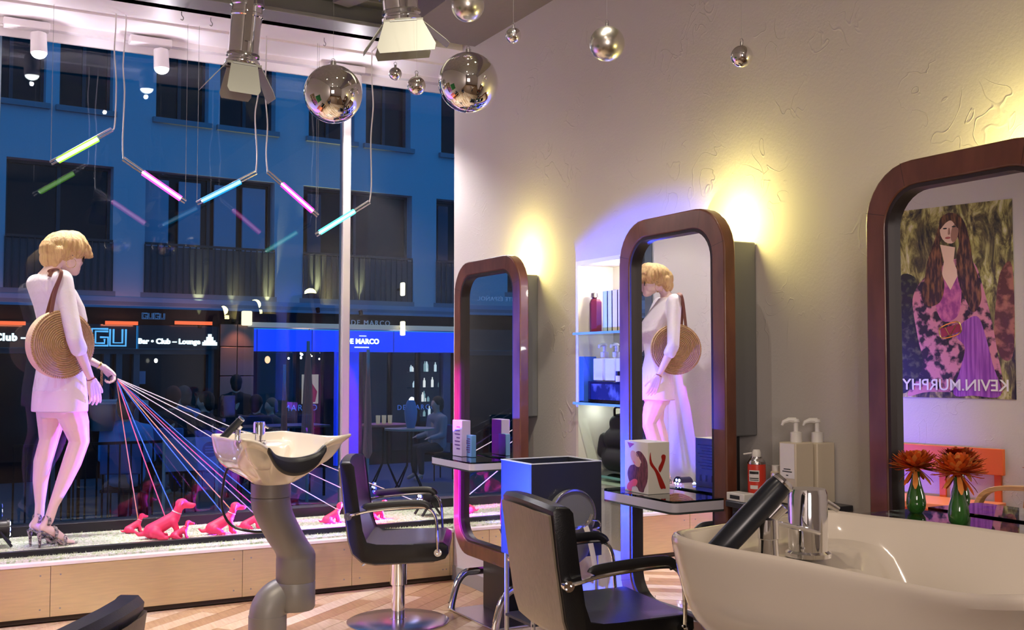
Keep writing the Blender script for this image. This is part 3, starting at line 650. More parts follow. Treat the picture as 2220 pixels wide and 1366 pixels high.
q1 = at(1712, 1080, X=2.80); q2 = at(1745, 1080, X=2.86)
pump_bottle((2.79, 2.965, .8685), .088, .225, 'left square cream pump bottle with a pale label on the black cabinet', 'square pump bottles on the cabinet', m_cream, True, .085, 150)
pump_bottle((2.885, 2.955, .8685), .088, .222, 'right square cream pump bottle against the wall on the black cabinet', 'square pump bottles on the cabinet', m_cream, False, .085, 150)
# niche contents
t = thing('glass_bottle', 'dark red glass bottle with a pale stopper on the top niche shelf', 'bottle', (XW+.06, 4.66, SH[0]+.0005))
bm = B(); lathe(bm, [(.001,0),(.026,0),(.028,.02),(.028,.15),(.02,.172),(.012,.18)], 8); obj('bottle_body', bm, mat('wine_glass', (.10,.008,.02), .1, coat=1), t)
bm = B(); lathe(bm, [(.011,.178),(.02,.184),(.018,.205),(.001,.21)], 12); obj('stopper', bm, m_silver, t)
t = thing('glass_bottle', 'faceted wine-red glass bottle second from the left on the top niche shelf', 'bottle', (XW+.03, 4.595, SH[0]+.0005))
bm = B(); lathe(bm, [(.001,0),(.030,0),(.031,.02),(.031,.155),(.02,.168),(.001,.17)], 6); obj('bottle_body', bm, mat('wine_glass_light', (.22,.03,.05), .15, coat=1), t)
yy = 4.52
for i, (w, c_, nme) in enumerate(((.042,(.55,.80,.78),'pale turquoise'),(.040,(.72,.84,.72),'pale mint'),(.046,(.88,.84,.66),'ivory'),(.040,(.86,.76,.46),'pale yellow'),(.044,(.88,.82,.60),'cream'))):
    t = thing('book', '%s paperback standing in the row on the top niche shelf' % nme, 'book', (XW+.02, yy-w, SH[0]+.0005), 0, 'books on the top niche shelf')
    bm = B(); box(bm, 0, .003, 0, w-.003, 0, .205); box(bm, 0, .14, 0, .002, 0, .205); box(bm, 0, .14, w-.005, w-.003, 0, .205); obj('cover', bm, mat('book_'+nme.replace(' ','_'), c_, .5), t, smooth=False)
    bm = B(); box(bm, .003, .137, .002, w-.005, .003, .202); obj('pages', bm, m_whiteplastic, t, smooth=False)
    yy -= w+.002
for i, (y, nme) in enumerate(((4.60,'leftmost'),(4.49,'middle'),(4.39,'rightmost'))):
    pump_bottle((XW+.085, y, SH[1]+.0005+.11), .088, .115, '%s white square pump bottle on the black picture box in the niche' % nme, 'white pump bottles in the niche', m_whiteplastic, False, .075, 200)
t = thing('picture_box', 'black glossy box with a blurred dark picture under the pump bottles', 'box', (XW+.02, 4.33, SH[1]+.0005))
bm = B(); box(bm, 0, .16, 0, .33, 0, .108); obj('body', bm, mat('gloss_black', (.012,.014,.03), .15), t, bevel=.002)
bm = B(); box(bm, -.001, 0, .03, .30, .015, .095); obj('picture', bm, mat('dark_picture', (.01,.02,.06), .2, noise=((.12,.16,.26), U3, 14, .5, .7)), t, smooth=False)
t = thing('box_product', 'tall blue carton at the left end of the middle niche shelf', 'carton', (XW+.0, 4.672, SH[1]+.0005))
bm = B(); box(bm, 0, .08, 0, .045, 0, .235); obj('body', bm, mat('blue_carton', (.05,.16,.75), .3), t, bevel=.002)
for i, (y, nme) in enumerate(((4.385,'left'),(4.335,'right'))):
    t = thing('jar', '%s small white jar with a dark lid in front of the niche pump bottles' % nme, 'jar', (XW+.03, y, SH[1]+.109), 0, 'small jars in the niche')
    bm = B(); lathe(bm, [(.001,0),(.019,0),(.019,.03),(.017,.032)], 18); obj('jar_body', bm, m_whiteplastic, t)
    bm = B(); lathe(bm, [(.020,.03),(.020,.052),(.001,.053)], 18); obj('lid', bm, m_black, t)
t = thing('backpack', 'black bag slumped on the lowest niche shelf', 'bag', (XW+.10, 4.44, SH[2]+.001))
bm = B(); limb(bm, [((0,.10,.07),.068),((0,-.10,.07),.068)]); limb(bm, [((0,.09,.17),.062),((0,-.10,.18),.065)]); limb(bm, [((0,.06,.25),.05),((0,-.08,.26),.055)]); limb(bm, [((-.02,.17,.10),.035),((-.02,.16,.17),.03)])
for v in bm.verts: v.co.z = max(v.co.z, .003)
o = obj('bag_body', bm, m_blackmat, t); fuse(o, .009, 6)
bm = B(); tube(bm, smooth_path([(-.03,.05,.29),(-.04,.03,.33),(-.04,-.03,.33),(-.03,-.05,.29)], 5), .006, 6); obj('handle', bm, m_black, t)
# vases with chrysanthemums
m_vase = mat('green_vase_glass', (.045,.20,.03), .08, coat=1, trans=.35)
def vase(px, py, X, label, flab, seed, hf):
    p = at(px, py, X=X); z0 = .9355
    t = thing('vase', label, 'vase', (X, p.y, z0), 0, 'green bud vases')
    bm = B(); lathe(bm, [(.001,.0),(.018,.0),(.026,.012),(.0285,.03),(.026,.052),(.018,.078),(.0125,.10),(.0115,.128),(.0125,.134),(.0095,.134),(.008,.11),(.001,.02)], 28, cap=False); obj('vase_body', bm, m_vase, t)
    f = thing('chrysanthemum', flab, 'flower', (X, p.y, z0+.02), 0, 'orange chrysanthemums')
    bm = B(); tube(bm, [(0,0,.0),(0,0,.10),(.002,0,hf)], .004, 8); obj('stem', bm, mat('flower_stem', (.10,.22,.04), .6), f)
    rnd = random.Random(seed); mo = [mat('petal_orange', (.80,.14,.015), .6), mat('petal_deep', (.50,.07,.01), .6), mat('petal_pale', (.85,.30,.06), .6)]
    for ring_, (n_, el, ln, r0) in enumerate(((12,80,.034,0),(18,64,.042,0),(24,48,.050,0),(28,34,.058,0),(32,20,.066,0),(34,6,.073,0),(26,-8,.074,0),(7,-40,.066,0))):
        for i in range(n_):
            a = 2*math.pi*i/n_+rnd.uniform(-.12,.12)+ring_*.3; e = R_(el+rnd.uniform(-8,8)); L_ = ln*rnd.uniform(.85,1.1)
            d = Vector((math.cos(a)*math.cos(e), math.sin(a)*math.cos(e), math.sin(e))); s_ = Vector((-math.sin(a), math.cos(a), 0)); u_ = d.cross(s_)*-1
            c_ = Vector((0,0,hf)); bm = B(); pr = []
            for q, w, lift in ((.1,.003,0),(.5,.0070,.0015),(.85,.0075,.005),(1.0,.0025,.009)):
                m0 = c_+d*L_*q+Vector((0,0,1))*lift*(1 if el > -30 else -1.2); pr.append((bm.verts.new(m0-s_*w), bm.verts.new(m0+Vector((0,0,-.0015))), bm.verts.new(m0+s_*w)))
            for g, h_ in zip(pr, pr[1:]):
                bm.faces.new((g[0], h_[0], h_[1], g[1])); bm.faces.new((g[1], h_[1], h_[2], g[2]))
            obj('petal', bm, mo[0] if rnd.random() < .6 else mo[rnd.choice((1,2))], f, recalc=False)
vase(1987, 1139, 2.594, 'green bud vase on the left under the large mirror', 'orange chrysanthemum in the left green vase', 3, .118)
vase(2079, 1147, 2.49, 'green bud vase on the right under the large mirror', 'deep orange chrysanthemum in the right green vase', 5, .128)
# ------------------------------------------------------------------ mannequin in the window
MY = 6.55; mo_ = at(130, 790, Y=MY); ms_ = (mo_-CAM).dot(F_)/FPX; PHI = 65
man = thing('mannequin', 'blonde mannequin in a white blouse and skirt holding the dog leashes', 'mannequin', (mo_.x, MY, PT), fdir(PHI))
va = math.atan2(mo_.x, MY); ca = math.cos(R_(PHI)-math.pi/2+0) ; kx = math.sin(R_(PHI))*math.cos(va)-math.cos(R_(PHI))*math.sin(va); ky = -(math.cos(R_(PHI))*math.cos(va)+math.sin(R_(PHI))*math.sin(va))
def mp(px, py, ly=0): return Vector((((px-130)*ms_-ky*ly)/kx, ly, H-PT+(790-py)*ms_))
def ering(c, a, b, n=24, tilt=0): return [c+Vector((a*math.cos(2*math.pi*k/n), b*math.sin(2*math.pi*k/n), -tilt*a*math.cos(2*math.pi*k/n))) for k in range(n)]
TOR = [(905,131,.085,.15),(885,131,.105,.172),(850,131,.115,.18),(810,131,.10,.165),(765,129,.082,.13),(730,131,.088,.132),(695,133,.112,.15),(665,126,.108,.158),(635,113,.092,.168),(612,104,.07,.15),(598,103,.052,.085),(588,106,.046,.048),(570,118,.043,.045),(560,124,.045,.047)]
def torso(bm, grow=0, lo=0, hi=99, skip=0):
    loft(bm, [ering(mp(cx, py), a+grow, b+grow) for i, (py, cx, a, b) in enumerate(TOR) if lo <= i <= hi])
def hand(bm, w, d, nrm, curl, L=.17, r=.0085, side=1, thumb=.9):
    d = d.normalized(); nrm = (nrm-d*nrm.dot(d)).normalized(); s = d.cross(nrm)*side; k = L/.17
    for q in (-.026,-.009,.009,.026): limb(bm, [(w+s*q*.6, .016*k), (w+d*.045*k+s*q*.9, .0135*k), (w+d*.078*k+s*q, .0105*k)], 8)
    for i, (q, ln) in enumerate(((.028,.070),(.010,.080),(-.009,.075),(-.027,.058))):
        p = w+d*.078*k+s*q*k; a = 0; pts = [(p, r)]
        for seg, f in enumerate((.45,.32,.23)):
            a += R_(curl*(1+.15*i)); dd = d*math.cos(a)+nrm*math.sin(a)+s*q*2; p = p+dd.normalized()*ln*f*k; pts.append((p, r*(.95-.12*seg)))
        limb(bm, pts, 8)
    p = w+d*.02*k+s*.028*k; pts = [(p, r*1.3)]
    for f, o_ in ((.034, 1.0),(.028,.7),(.02,.3)): p = p+(d*.8+s*o_*thumb+nrm*.35).normalized()*f*k; pts.append((p, r*1.0))
    limb(bm, pts, 8)
AR = [mp(131,612,-.172), mp(158,738,-.262), mp(193,826,-.25)]; AL = [mp(80,614,.165), mp(118,742,.235), mp(222,797,.13)]
bm = B(); torso(bm)
hc = mp(141,548); limb(bm, [(hc, .078), (mp(146,562), .070), (mp(152,578), .043), (mp(156,586), .026)]); ball(bm, hc+V(-.012,0,.012), .088, 16, (1.02,.84,1.0))
limb(bm, [(mp(163,556), .012), (mp(170,566), .009), (mp(167,570), .009)]); limb(bm, [(mp(163,577,-.014), .008), (mp(165,577,0), .009), (mp(163,577,.014), .008)]); ball(bm, mp(160,586), .018, 10)
for s in (-1, 1): ball(bm, hc+V(-.002, s*.072, -.012), .024, 10, (.6,.3,1)); 
limb(bm, [(AR[0],.043),(AR[0].lerp(AR[1],.5),.036),(AR[1],.030),(AR[1].lerp(AR[2],.35),.031),(AR[2],.019)]); hand(bm, AR[2], mp(203,868,-.235)-AR[2], V(.1,1,0), 13, .175, side=1, thumb=.45)
limb(bm, [(AL[0],.043),(AL[0].lerp(AL[1],.5),.036),(AL[1],.030),(AL[1].lerp(AL[2],.35),.031),(AL[2],.019)]); GR = mp(246,822,.10); hand(bm, AL[2], GR-AL[2], V(.0,-.35,-1), 46, .165, side=-1)
LEG = [((mp(114,880,.088),.085),(mp(114,918,.086),.073),(mp(111,955,.082),.053),(mp(100,1000,.078),.051),(mp(96,1040,.072),.042),(mp(96,1090,.066),.027),(mp(95,1120,.06),.026)),
       ((mp(150,880,-.088),.088),(mp(163,918,-.084),.075),(mp(172,955,-.078),.055),(mp(158,1000,-.07),.053),(mp(143,1040,-.062),.043),(mp(123,1090,-.045),.027),(mp(114,1122,-.035),.026))]
for l in LEG: limb(bm, l, 16)
FT = []
for l, y, tx_ in ((LEG[0], .06, .135), (LEG[1], -.035, .15)):
    a = l[-1][0]; heel = Vector((a.x-.035, y, a.z-.035)); bl = Vector((a.x+tx_*.62, y, .026)); toe = Vector((a.x+tx_, y, .016)); FT.append((heel, bl, toe))
    limb(bm, [(a,.026),(heel,.022),(heel.lerp(bl,.5)+V(0,0,.012),.028),(bl,.026)]); limb(bm, [(heel,.022),(bl,.022)])
    for q, rr_ in ((-.022,.010),(-.010,.009),(.001,.009),(.012,.0085),(.022,.008)): limb(bm, [(bl+V(0,q*.8,-.004),.013), (toe+V(-abs(q)*.5, q, -.004), rr_)], 8)
o = obj('body', bm, m_skin, man); fuse(o, .0042, 5, .5); o['label'] = 'pale plastic mannequin body'
# clothes
bm = B(); torso(bm, .013, 2, 10)
for A in (AR, AL):
    e = A[1].lerp(A[2], .22); limb(bm, [(A[0]+V(0,0,.0),.058),(A[0].lerp(A[1],.5),.050),(A[1],.045),(e,.046)], 16)
o = obj('blouse', bm, m_blouse, man); fuse(o, .007, 6); o['label'] = 'loose white blouse with elbow sleeves'
bm = B(); loft(bm, [ering(mp(cx,py), a, b, 40) for py, cx, a, b in ((770,129,.090,.138),(800,131,.108,.172),(840,131,.125,.192),(870,131,.130,.196),(893,131,.133,.198),(893,131,.126,.190),(860,131,.12,.186))]); o = obj('skirt', bm, m_skirt, man, sub=1)
bm = B(); hp = hc
ball(bm, hp+V(-.010,0,.035), .108, 20, (1.10,.93,.92)); limb(bm, [(mp(150,528),.086),(mp(172,538),.050),(mp(184,546),.026),(mp(191,550),.010)]); limb(bm, [(mp(113,543),.080),(mp(106,562),.058),(mp(108,578),.034),(mp(110,588),.018)])
for s in (-1,1): limb(bm, [(mp(124,548,s*.055),.045),(mp(119,564,s*.052),.030),(mp(116,576,s*.045),.016)]); limb(bm, [(mp(155,534,s*.045),.045),(mp(172,543,s*.038),.026),(mp(184,549,s*.02),.014)])
rh_ = random.Random(11)
for k in range(90):                                                   # locks swept from the crown
    a = rh_.uniform(0, 2*math.pi); el0 = rh_.uniform(.35, 1.1); c_ = hp+V(-.010,0,.030); pts = []
    for q in range(5):
        el = el0-.28*q; pts.append((c_+V(.118*math.cos(a)*math.cos(el)*1.1, .100*math.sin(a)*math.cos(el), .098*math.sin(el)), .0075-.0008*q))
    if math.cos(a) > .35: pts = pts[:3]
    limb(bm, pts, 6)
o = obj('hair', bm, m_hair, man); fuse(o, .0045, 3); o['label'] = 'short blonde bob wig'
bm = B(); 
for s in (-1,1): cyl(bm, mp(168,556,s*.034)+V(.006,0,0), mp(168,556,s*.034)+V(.009,s*.0,0), .024, n=20); tube(bm, [mp(168,554,s*.058), mp(150,554,s*.084)], .003, 6)
tube(bm, [mp(169,554,-.012), mp(169,554,.012)], .003, 6); obj('sunglasses', bm, m_black, man)
for s in (-1,1):
    c = mp(148,566,s*.092); bm = B(); tube(bm, [c+V(.030*math.cos(a*math.pi/14), 0, .030*math.sin(a*math.pi/14)-.012) for a in range(29)], .0016, 6, cap=False); obj('hoop_earring', bm, m_gold, man)
bm = B()
for k in range(26):
    a = 2*math.pi*k/26; ball(bm, mp(105,597)+V(.068*math.cos(a)+.01, .088*math.sin(a), -.01-.035*max(0, math.cos(a))), .010, 8)
obj('bead_necklace', bm, mat('pearl_bead', (.8,.76,.68), .3), man)
for nm, p, q, rr_ in (('bracelet', AL[1].lerp(AL[2], .90), AL[1].lerp(AL[2], .93), .026), ('bracelet', AR[1].lerp(AR[2], .93), AR[1].lerp(AR[2], .945), .024)):
    bm = B(); cyl(bm, p, q, rr_, n=18); obj(nm, bm, m_gold if rr_ > .025 else mat('thin_red_band', (.25,.03,.03), .4), man)
bm = B(); w = AL[2]+V(-.01,0,-.02)
for k in range(7): tube(bm, [w+V(.006*math.cos(a*1.05), .002*(k%2), -.014*k+.008*math.sin(a*1.05)) for a in range(7)], .0016, 5)
obj('bracelet_chain', bm, m_gold, man)
for (heel, bl, toe) in FT:
    bm = B(); L = []
    for p, w_ in ((heel+V(-.012,0,-.022),.022),(heel.lerp(bl,.35)+V(0,0,-.026),.020),(heel.lerp(bl,.75)+V(0,0,-.022),.030),(bl+V(.0,0,-.024),.036),(toe+V(.012,0,-.014),.024)):
        L.append([p+V(0,-w_,0), p+V(0,w_,0), p+V(0,w_,.007), p+V(0,-w_,.007)])
    for r in L:
        for v in r: v.z = max(v.z, .001)
    loft(bm, L); sh = obj('sandal', bm, m_snake, man)
    bm = B(); tube(bm, [heel+V(-.018,0,-.022), heel+V(-.016,0,-.06), V(heel.x-.014, heel.y, .001)], [.017,.009,.006], 10); obj('heel', bm, m_snake, sh)
    bm = B()
    for c_, ry, rz_, dx in ((bl+V(-.01,0,0), .036, .034, .016), (heel.lerp(bl,.5)+V(0,0,.004), .036, .040, .012), (heel+V(.022,0,.035), .034, .03, .008)):
        tube(bm, [c_+V(dx*math.sin(a*math.pi/8)*.3, ry*math.cos(a*math.pi/8), rz_*math.sin(a*math.pi/8)) for a in range(17)], .003, 4, cap=False, flat=.010)
    obj('ankle_strap', bm, m_snake, sh)
# straw bag hanging from the shoulder
bag = thing('straw_bag', 'round woven straw shoulder bag hanging from the mannequin', 'bag', (mo_.x, MY, PT), fdir(PHI))
bc = mp(137, 748, -.212); BR = .178
bm = B(); prof = []
for k in range(16):
    r = BR*k/15; prof += [(max(.0005, r-.006), .0065), (max(.0007, r-.0025), .0045), (max(.001, r), .0)]
prof = [(r, -z) for r, z in prof]
L = [[bc+V(r*math.cos(2*math.pi*j/64), z, r*math.sin(2*math.pi*j/64)) for j in range(64)] for r, z in prof[1:]]
loft(bm, L); obj('woven_face', bm, mat('straw_tan', (.52,.34,.17), .8, noise=((.40,.25,.12), (60,60,60), 1.5, .3, .7), bump=(U3, 190, .8, .004)), bag)
bm = B(); L = []
for z, r in ((.002,BR-.002),(.012,BR+.006),(.045,BR+.010),(.075,BR+.004),(.085,BR-.004)): L.append([bc+V(r*math.cos(2*math.pi*j/64), z, r*math.sin(2*math.pi*j/64)) for j in range(64)])
loft(bm, L); obj('gusset', bm, mat('pale_straw', (.72,.55,.34), .85, bump=(U3, 170, .8, .004)), bag)
bm = B()
for j in range(90):
    a = 2*math.pi*j/90+.02; p = bc+V((BR+.004)*math.cos(a), .006, (BR+.004)*math.sin(a)); ball(bm, p, .0075, 6, (1,.8,1))
o = obj('braided_edge', bm, mat('dark_straw', (.46,.29,.14), .85), bag); o['kind'] = 'stuff'
for (dx, dy) in ((-.075, -.0), (-.055, .075)):
    top = AR[0]+V(-.028,.05+dy*.4,.052); p0 = bc+V(dx, dy, math.sqrt(BR**2-dx**2)-.01); p0.y = bc.y+.01+dy
    bm = B(); tube(bm, smooth_path([p0, p0.lerp(AR[0]+V(-.055,-.045,.0), .6), AR[0]+V(-.045,-.062,.02), AR[0]+V(-.03,-.03,.056), top, AR[0]+V(-.045,.05,.02)], 6), .0035, 6, flat=.0125); obj('strap', bm, m_brownleather, bag)
# ------------------------------------------------------------------ pink dogs and leashes
def dog(px, Y, sc, label, rz=0, pup=False):
    p = at(px, 790, Y=Y); t = thing('dog_figurine', label, 'dog figurine', (p.x, Y, PT), rz, 'pink dog figurines on the turf'); k = sc
    bm = B()
    def l(pts): limb(bm, [(Vector(a)*k, r*k) for a, r in pts], 12)
    l([((-.105,0,.050),.050),((-.04,0,.085),.046),((.03,0,.125),.043),((.055,0,.165),.030),((.065,0,.195),.028)])
    ball(bm, Vector((.082,0,.218))*k, .038*k, 14, (1.1,.85,.95)); l([((.10,0,.212),.026),((.135,0,.205),.021),((.15,0,.204),.018)]); ball(bm, Vector((.166,0,.21))*k, .009*k, 8)
    for s in (-1, 1):
        l([((.075,s*.034,.232),.013),((.064,s*.045,.205),.016),((.066,s*.045,.178),.013)])
        l([((.030,s*.030,.11),.026),((.052,s*.032,.055),.018),((.052,s*.034,.018),.015),((.078,s*.035,.012),.014)])
        l([((-.085,s*.045,.045),.038),((-.045,s*.060,.025),.022),((-.06,s*.062,.013),.014),((-.01,s*.064,.012),.014)])
    l([((-.145,0,.035),.018),((-.18,.0,.03),.013),((-.205,0,.05),.008)])
    o = obj('body', bm, m_pink, t); fuse(o, .0055*k if k > .8 else .004, 4)
    bm = B(); tube(bm, [Vector((.052+.031*math.cos(a*math.pi/10)*.9, .031*math.sin(a*math.pi/10), .165-.012*math.cos(a*math.pi/10)))*k for a in range(21)], .004*k, 6, cap=False); obj('collar', bm, mat('white_collar', (.8,.75,.75), .5), t)
    return t, Vector((p.x, Y, PT))+Matrix.Rotation(rz, 3, 'Z')@(Vector((.03,0,.17))*k)
d1, k1 = dog(370, 6.50, .90, 'largest pink dog figurine sitting nearest the mannequin', R_(-8))
d2, k2 = dog(492, 6.50, .74, 'pink dog figurine left of the basin column', R_(-5))
d3, k3 = dog(552, 6.62, .50, 'small pink dog figurine half hidden behind the basin column', R_(-10))
d4, k4 = dog(727, 6.60, .52, 'small pink dog figurine right of the basin column with its tail up', R_(5))
d5, k5 = dog(822, 6.62, .50, 'small pink dog figurine partly hidden behind the black chair', 0)
d6, k6 = dog(400, 6.44, .42, 'smallest pink dog figurine lying in front of the largest one', R_(-15))
d7, k7 = dog(300, 6.80, .45, 'small pink dog figurine at the back near the glass', R_(10))
GW = man.matrix_world; Rz = Matrix.Rotation(fdir(PHI), 3, 'Z'); G = Vector((mo_.x, MY, PT))+Rz@(GR+V(.012,0,-.004))
cols = {'pink': (.85,.12,.30), 'blue': (.05,.20,.80), 'orange': (.80,.38,.20), 'white': (.80,.78,.80), 'lilac': (.45,.42,.85)}
ends = [('pink', k1+V(-.05,-.01,-.02), 'pink leash running to the back of the largest dog'), ('blue', k1, 'blue leash running to the collar of the largest dog'), ('blue', k2+V(-.03,0,-.01), 'lower blue leash running to the dog left of the basin'),
        ('orange', k2+V(.01,0,.02), 'orange leash running to the dog left of the basin'), ('lilac', k3, 'lilac leash running behind the basin column'), ('pink', k3+V(.02,0,.03), 'pink leash running behind the basin column'), ('blue', k3+V(.10,.02,.02), 'upper blue leash running behind the basin column'),
        ('white', k4, 'white leash running to the small dog right of the basin column'), ('white', k5, 'white leash running to the dog behind the black chair'), ('white', k5+V(.25,.05,.02), 'longest white leash, topmost of the bundle'), ('orange', k7, 'thin orange leash running to the small dog near the glass')]
for i, (c_, e_, lb) in enumerate(ends):
    q = G+V(random.uniform(-.004,.004), random.uniform(-.004,.004), random.uniform(-.004,.004)); md = q.lerp(e_, .5)+V(0,0,-.012)
    bm = B(); tube(bm, smooth_path([q, md, e_], 6), .0032, 6)
    lo_ = tag(obj('leash', bm, mat('leash_'+c_, cols[c_], .6), None), lb, 'leash', 'leashes held by the mannequin')
    if i < 5: bm = B(); tube(bm, [G+V(-.02+.022*math.cos(t*math.pi/8+i), .012*i-.024, .022*math.sin(t*math.pi/8+i)) for t in range(17)], .0035, 6, cap=False); obj('handle_loop', bm, m_black, lo_)
# ------------------------------------------------------------------ LED stage lamps on the platform
def led(px, Y, z, rz, label, s=1):
    p = at(px, 790, Y=Y); t = thing('stage_lamp', label, 'lamp', (p.x, Y, PT), rz, 'small LED stage lamps on the platform')
    bm = B(); cyl(bm, (-.055*s,0,z), (.045*s,0,z), .055*s, n=28); cyl(bm, (.045*s,0,z), (.060*s,0,z), .062*s, n=28); obj('housing', bm, m_black, t)
    for k in range(7):
        a = k*math.pi/3; r = .036*s if k < 6 else 0
        bm = B(); ball(bm, (.060*s, r*math.cos(a), z+r*math.sin(a)), .012*s, 10, (.5,1,1)); obj('led', bm, emis('led_%s' % ('blue' if k % 2 else 'white'), (.12,.16,1) if k % 2 else (.7,.7,1), 14 if k % 2 else 22), t)
    for s_ in (-1, 1):
        bm = B(); y = s_*.066*s
        tube(bm, [(-.0,y,z),(-.075*s,y,.008)], .009*s, 6); tube(bm, [(-.0,y,z),(.07*s,y,.008)], .009*s, 6); cyl(bm, (0,y*.9,z), (0,y*1.15,z), .013*s); obj('yoke', bm, m_black, t)
    return t
led(928, 6.62, .105, math.pi, 'black LED stage lamp on crossed legs behind the seat of the chair', .95)
led(4, 6.62, .10, 0, 'black LED stage lamp glowing blue at the left end of the platform', .95)
c1 = at(9, 790, Y=6.50).x+.10
light('led_blue_right', 'SPOT', (c1-.05, 6.42, PT+.12), 2000, (.03,.07,1), (2.76, 4.62, 1.02), .012, 35, .35)
light('led_magenta_right', 'SPOT', (c1-.05, 6.41, PT+.10), 1900, (.62,.0,1), (2.69, 5.66, .86), .012, 24, .35)
c2 = at(905, 790, Y=6.60).x
light('led_blue_left', 'SPOT', (c2-.05, 6.58, PT+.11), 620, (.10,.09,1), (.2, 6.05, .72), .015, 48, .5)
light('led_magenta_left', 'SPOT', (c2-.05, 6.60, PT+.08), 330, (.9,.02,.75), (.4, 6.5, .35), .02, 50, .5)
# ------------------------------------------------------------------ neon batons
def halo_shell(name, col, st_):  # half-clear emitting material that draws the coloured halo of a baton
    m = bpy.data.materials.new(name); m.use_nodes = True; nt = m.node_tree; nt.nodes.clear(); N = nt.nodes.new
    o = N('ShaderNodeOutputMaterial'); mx = N('ShaderNodeMixShader'); mx.inputs[0].default_value = .55; tr = N('ShaderNodeBsdfTransparent'); e = N('ShaderNodeEmission')
    e.inputs[0].default_value = (*col, 1); e.inputs[1].default_value = st_; nt.links.new(tr.outputs[0], mx.inputs[1]); nt.links.new(e.outputs[0], mx.inputs[2]); nt.links.new(mx.outputs[0], o.inputs[0]); return m
def neon(a, b, l0, l1, col, s, cab_at, far, label, cabpx):
    Y = 6.42; A, Bq = at(*a, Y=Y), at(*b, Y=Y); t = thing('light_baton', label, 'neon light', (A+Bq)/2, 0, 'coloured light batons hanging in the window'); o0 = (A+Bq)/2
    d = (Bq-A).normalized(); u = d.cross(V(0,1,0)).normalized()*.0085
    A, Bq = A-o0, Bq-o0
    for s_ in (-1, 1):
        bm = B(); tube(bm, [A+u*s_, Bq+u*s_], .0055, 8); obj('rod', bm, mat('satin_rod', (.75,.72,.74), .2, .8), t)
    L0, L1 = at(*l0, Y=Y)-o0, at(*l1, Y=Y)-o0
    bm = B(); tube(bm, [L0, L0+d*.01 if (L1-L0).dot(d) > 0 else L0-d*.01, L1], [.008,.0095,.0095], 14); g_ = obj('glow_tube', bm, emis('glow_'+label.split()[0]+label.split()[1], tuple(.45+.55*c for c in col), s*1.3), t)
    bm = B(); tube(bm, [L0+(L1-L0)*.02, L1], .0175, 14); obj('glow_halo', bm, halo_shell('halo_shell_'+label.split()[0]+label.split()[1], col, s*.55), g_)  # halo around the glowing tube, added as an emitting shell
    pts = [at(x_, y_, Y=Y)-o0 for x_, y_ in cabpx]; pts.append(V(pts[-1].x, pts[-1].y, HS-o0.z))
    pts[0] = A if cab_at == 0 else Bq
    bm = B(); tube(bm, smooth_path(pts, 6), .0042, 6); obj('cable', bm, mat('white_cable', (.82,.80,.82), .4), t)
    pe = (Bq if cab_at == 0 else A)
    bm = B(); tube(bm, [pe, V(pe.x, pe.y, HS-o0.z)], .0011, 5); obj('wire', bm, m_steel, t)
neon((110,354),(243,281),(124,349),(212,301),(.34,1,.02),3.2,1,0,'lime green light baton, leftmost in the window',[(243,281),(249,270),(252,180),(248,110),(251,60)])
neon((267,344),(402,438),(308,373),(392,431),(1,.10,.62),3.4,0,0,'left pink light baton in the window',[(267,344),(266,300),(270,200),(267,140),(273,60)])
neon((427,441),(555,374),(437,436),(521,394),(.02,.42,.85),2.0,1,0,'blue light baton between the two pink ones',[(555,374),(557,330),(553,250),(560,200),(561,130)])
neon((580,372),(689,468),(610,398),(678,458),(1,.05,.60),3.0,0,0,'right pink light baton in the window',[(580,372),(577,330),(580,270),(575,200),(577,130)])
neon((685,510),(801,438),(692,505),(768,458),(.12,.90,.72),3.0,1,0,'turquoise light baton, rightmost in the window',[(801,438),(805,400),(804,300),(809,230),(806,170)])
# ------------------------------------------------------------------ white spots on the soffit
def spot(px, py, rng, label):
    a, b = at(rng[0], py-28, Z=HS), at(rng[1], py-10, Z=HS); yc = 6.78; xc = at(px, 60, Y=yc).x
    t = thing('soffit_spotlight', label, 'spotlight', (xc, yc, HS-.012), 0, 'white spotlights on the soffit')
    bm = B(); box(bm, -.19, .06, -.045, .045, -.045, 0); obj('driver_box', bm, m_white, t, bevel=.006)
    ax = V(.03,-.05,-1).normalized(); c = V(0,0,-.06)
    bm = B(); cyl(bm, (0,0,-.045), (0,0,-.065), .014); cyl(bm, c, c+ax*.125, .044, .047, n=28); obj('housing', bm, m_white, t, bevel=.004)
    bm = B(); ball(bm, c+ax*.120, .043, 20, (1,1,.8)); obj('lens', bm, emis('white_spot_lens', (.93,1,.98), 14), t)
    q = V(xc, yc, HS-.012)+c+ax*.15
    light('soffit_bulb_spill', 'POINT', q+V(.0,-.03,-.02), 4, (1,.92,1), size=.012)
    light('soffit_spot', 'SPOT', q, 240, (1,.93,.95), q+V(.08,-.12,-1), .03, 115, .6)
spot(84, 80, (15,103), 'white cylinder spotlight above the mannequin')
spot(350, 118, (286,370), 'white cylinder spotlight in the middle of the soffit')
spot(770, 175, (665,755), 'white cylinder spotlight hidden behind the large mirror ball')
# cup hooks and cables
for i, (x_, y_) in enumerate(((394,25),(457,38),(703,82))):
    p = at(x_, y_, Z=HS-.002); t = B(); tube(t, smooth_path([p, p+V(0,0,-.02), p+V(.01,0,-.035), p+V(.005,0,-.05), p+V(-.006,0,-.045)], 5), .0025, 6)
    tag(obj('ceiling_hook', t, m_steel, None), ('small steel hook in the soffit, leftmost', 'small steel hook in the soffit next to the left theatre lamp', 'small steel hook in the soffit between the theatre lamps')[i], 'hook', 'hooks in the soffit')
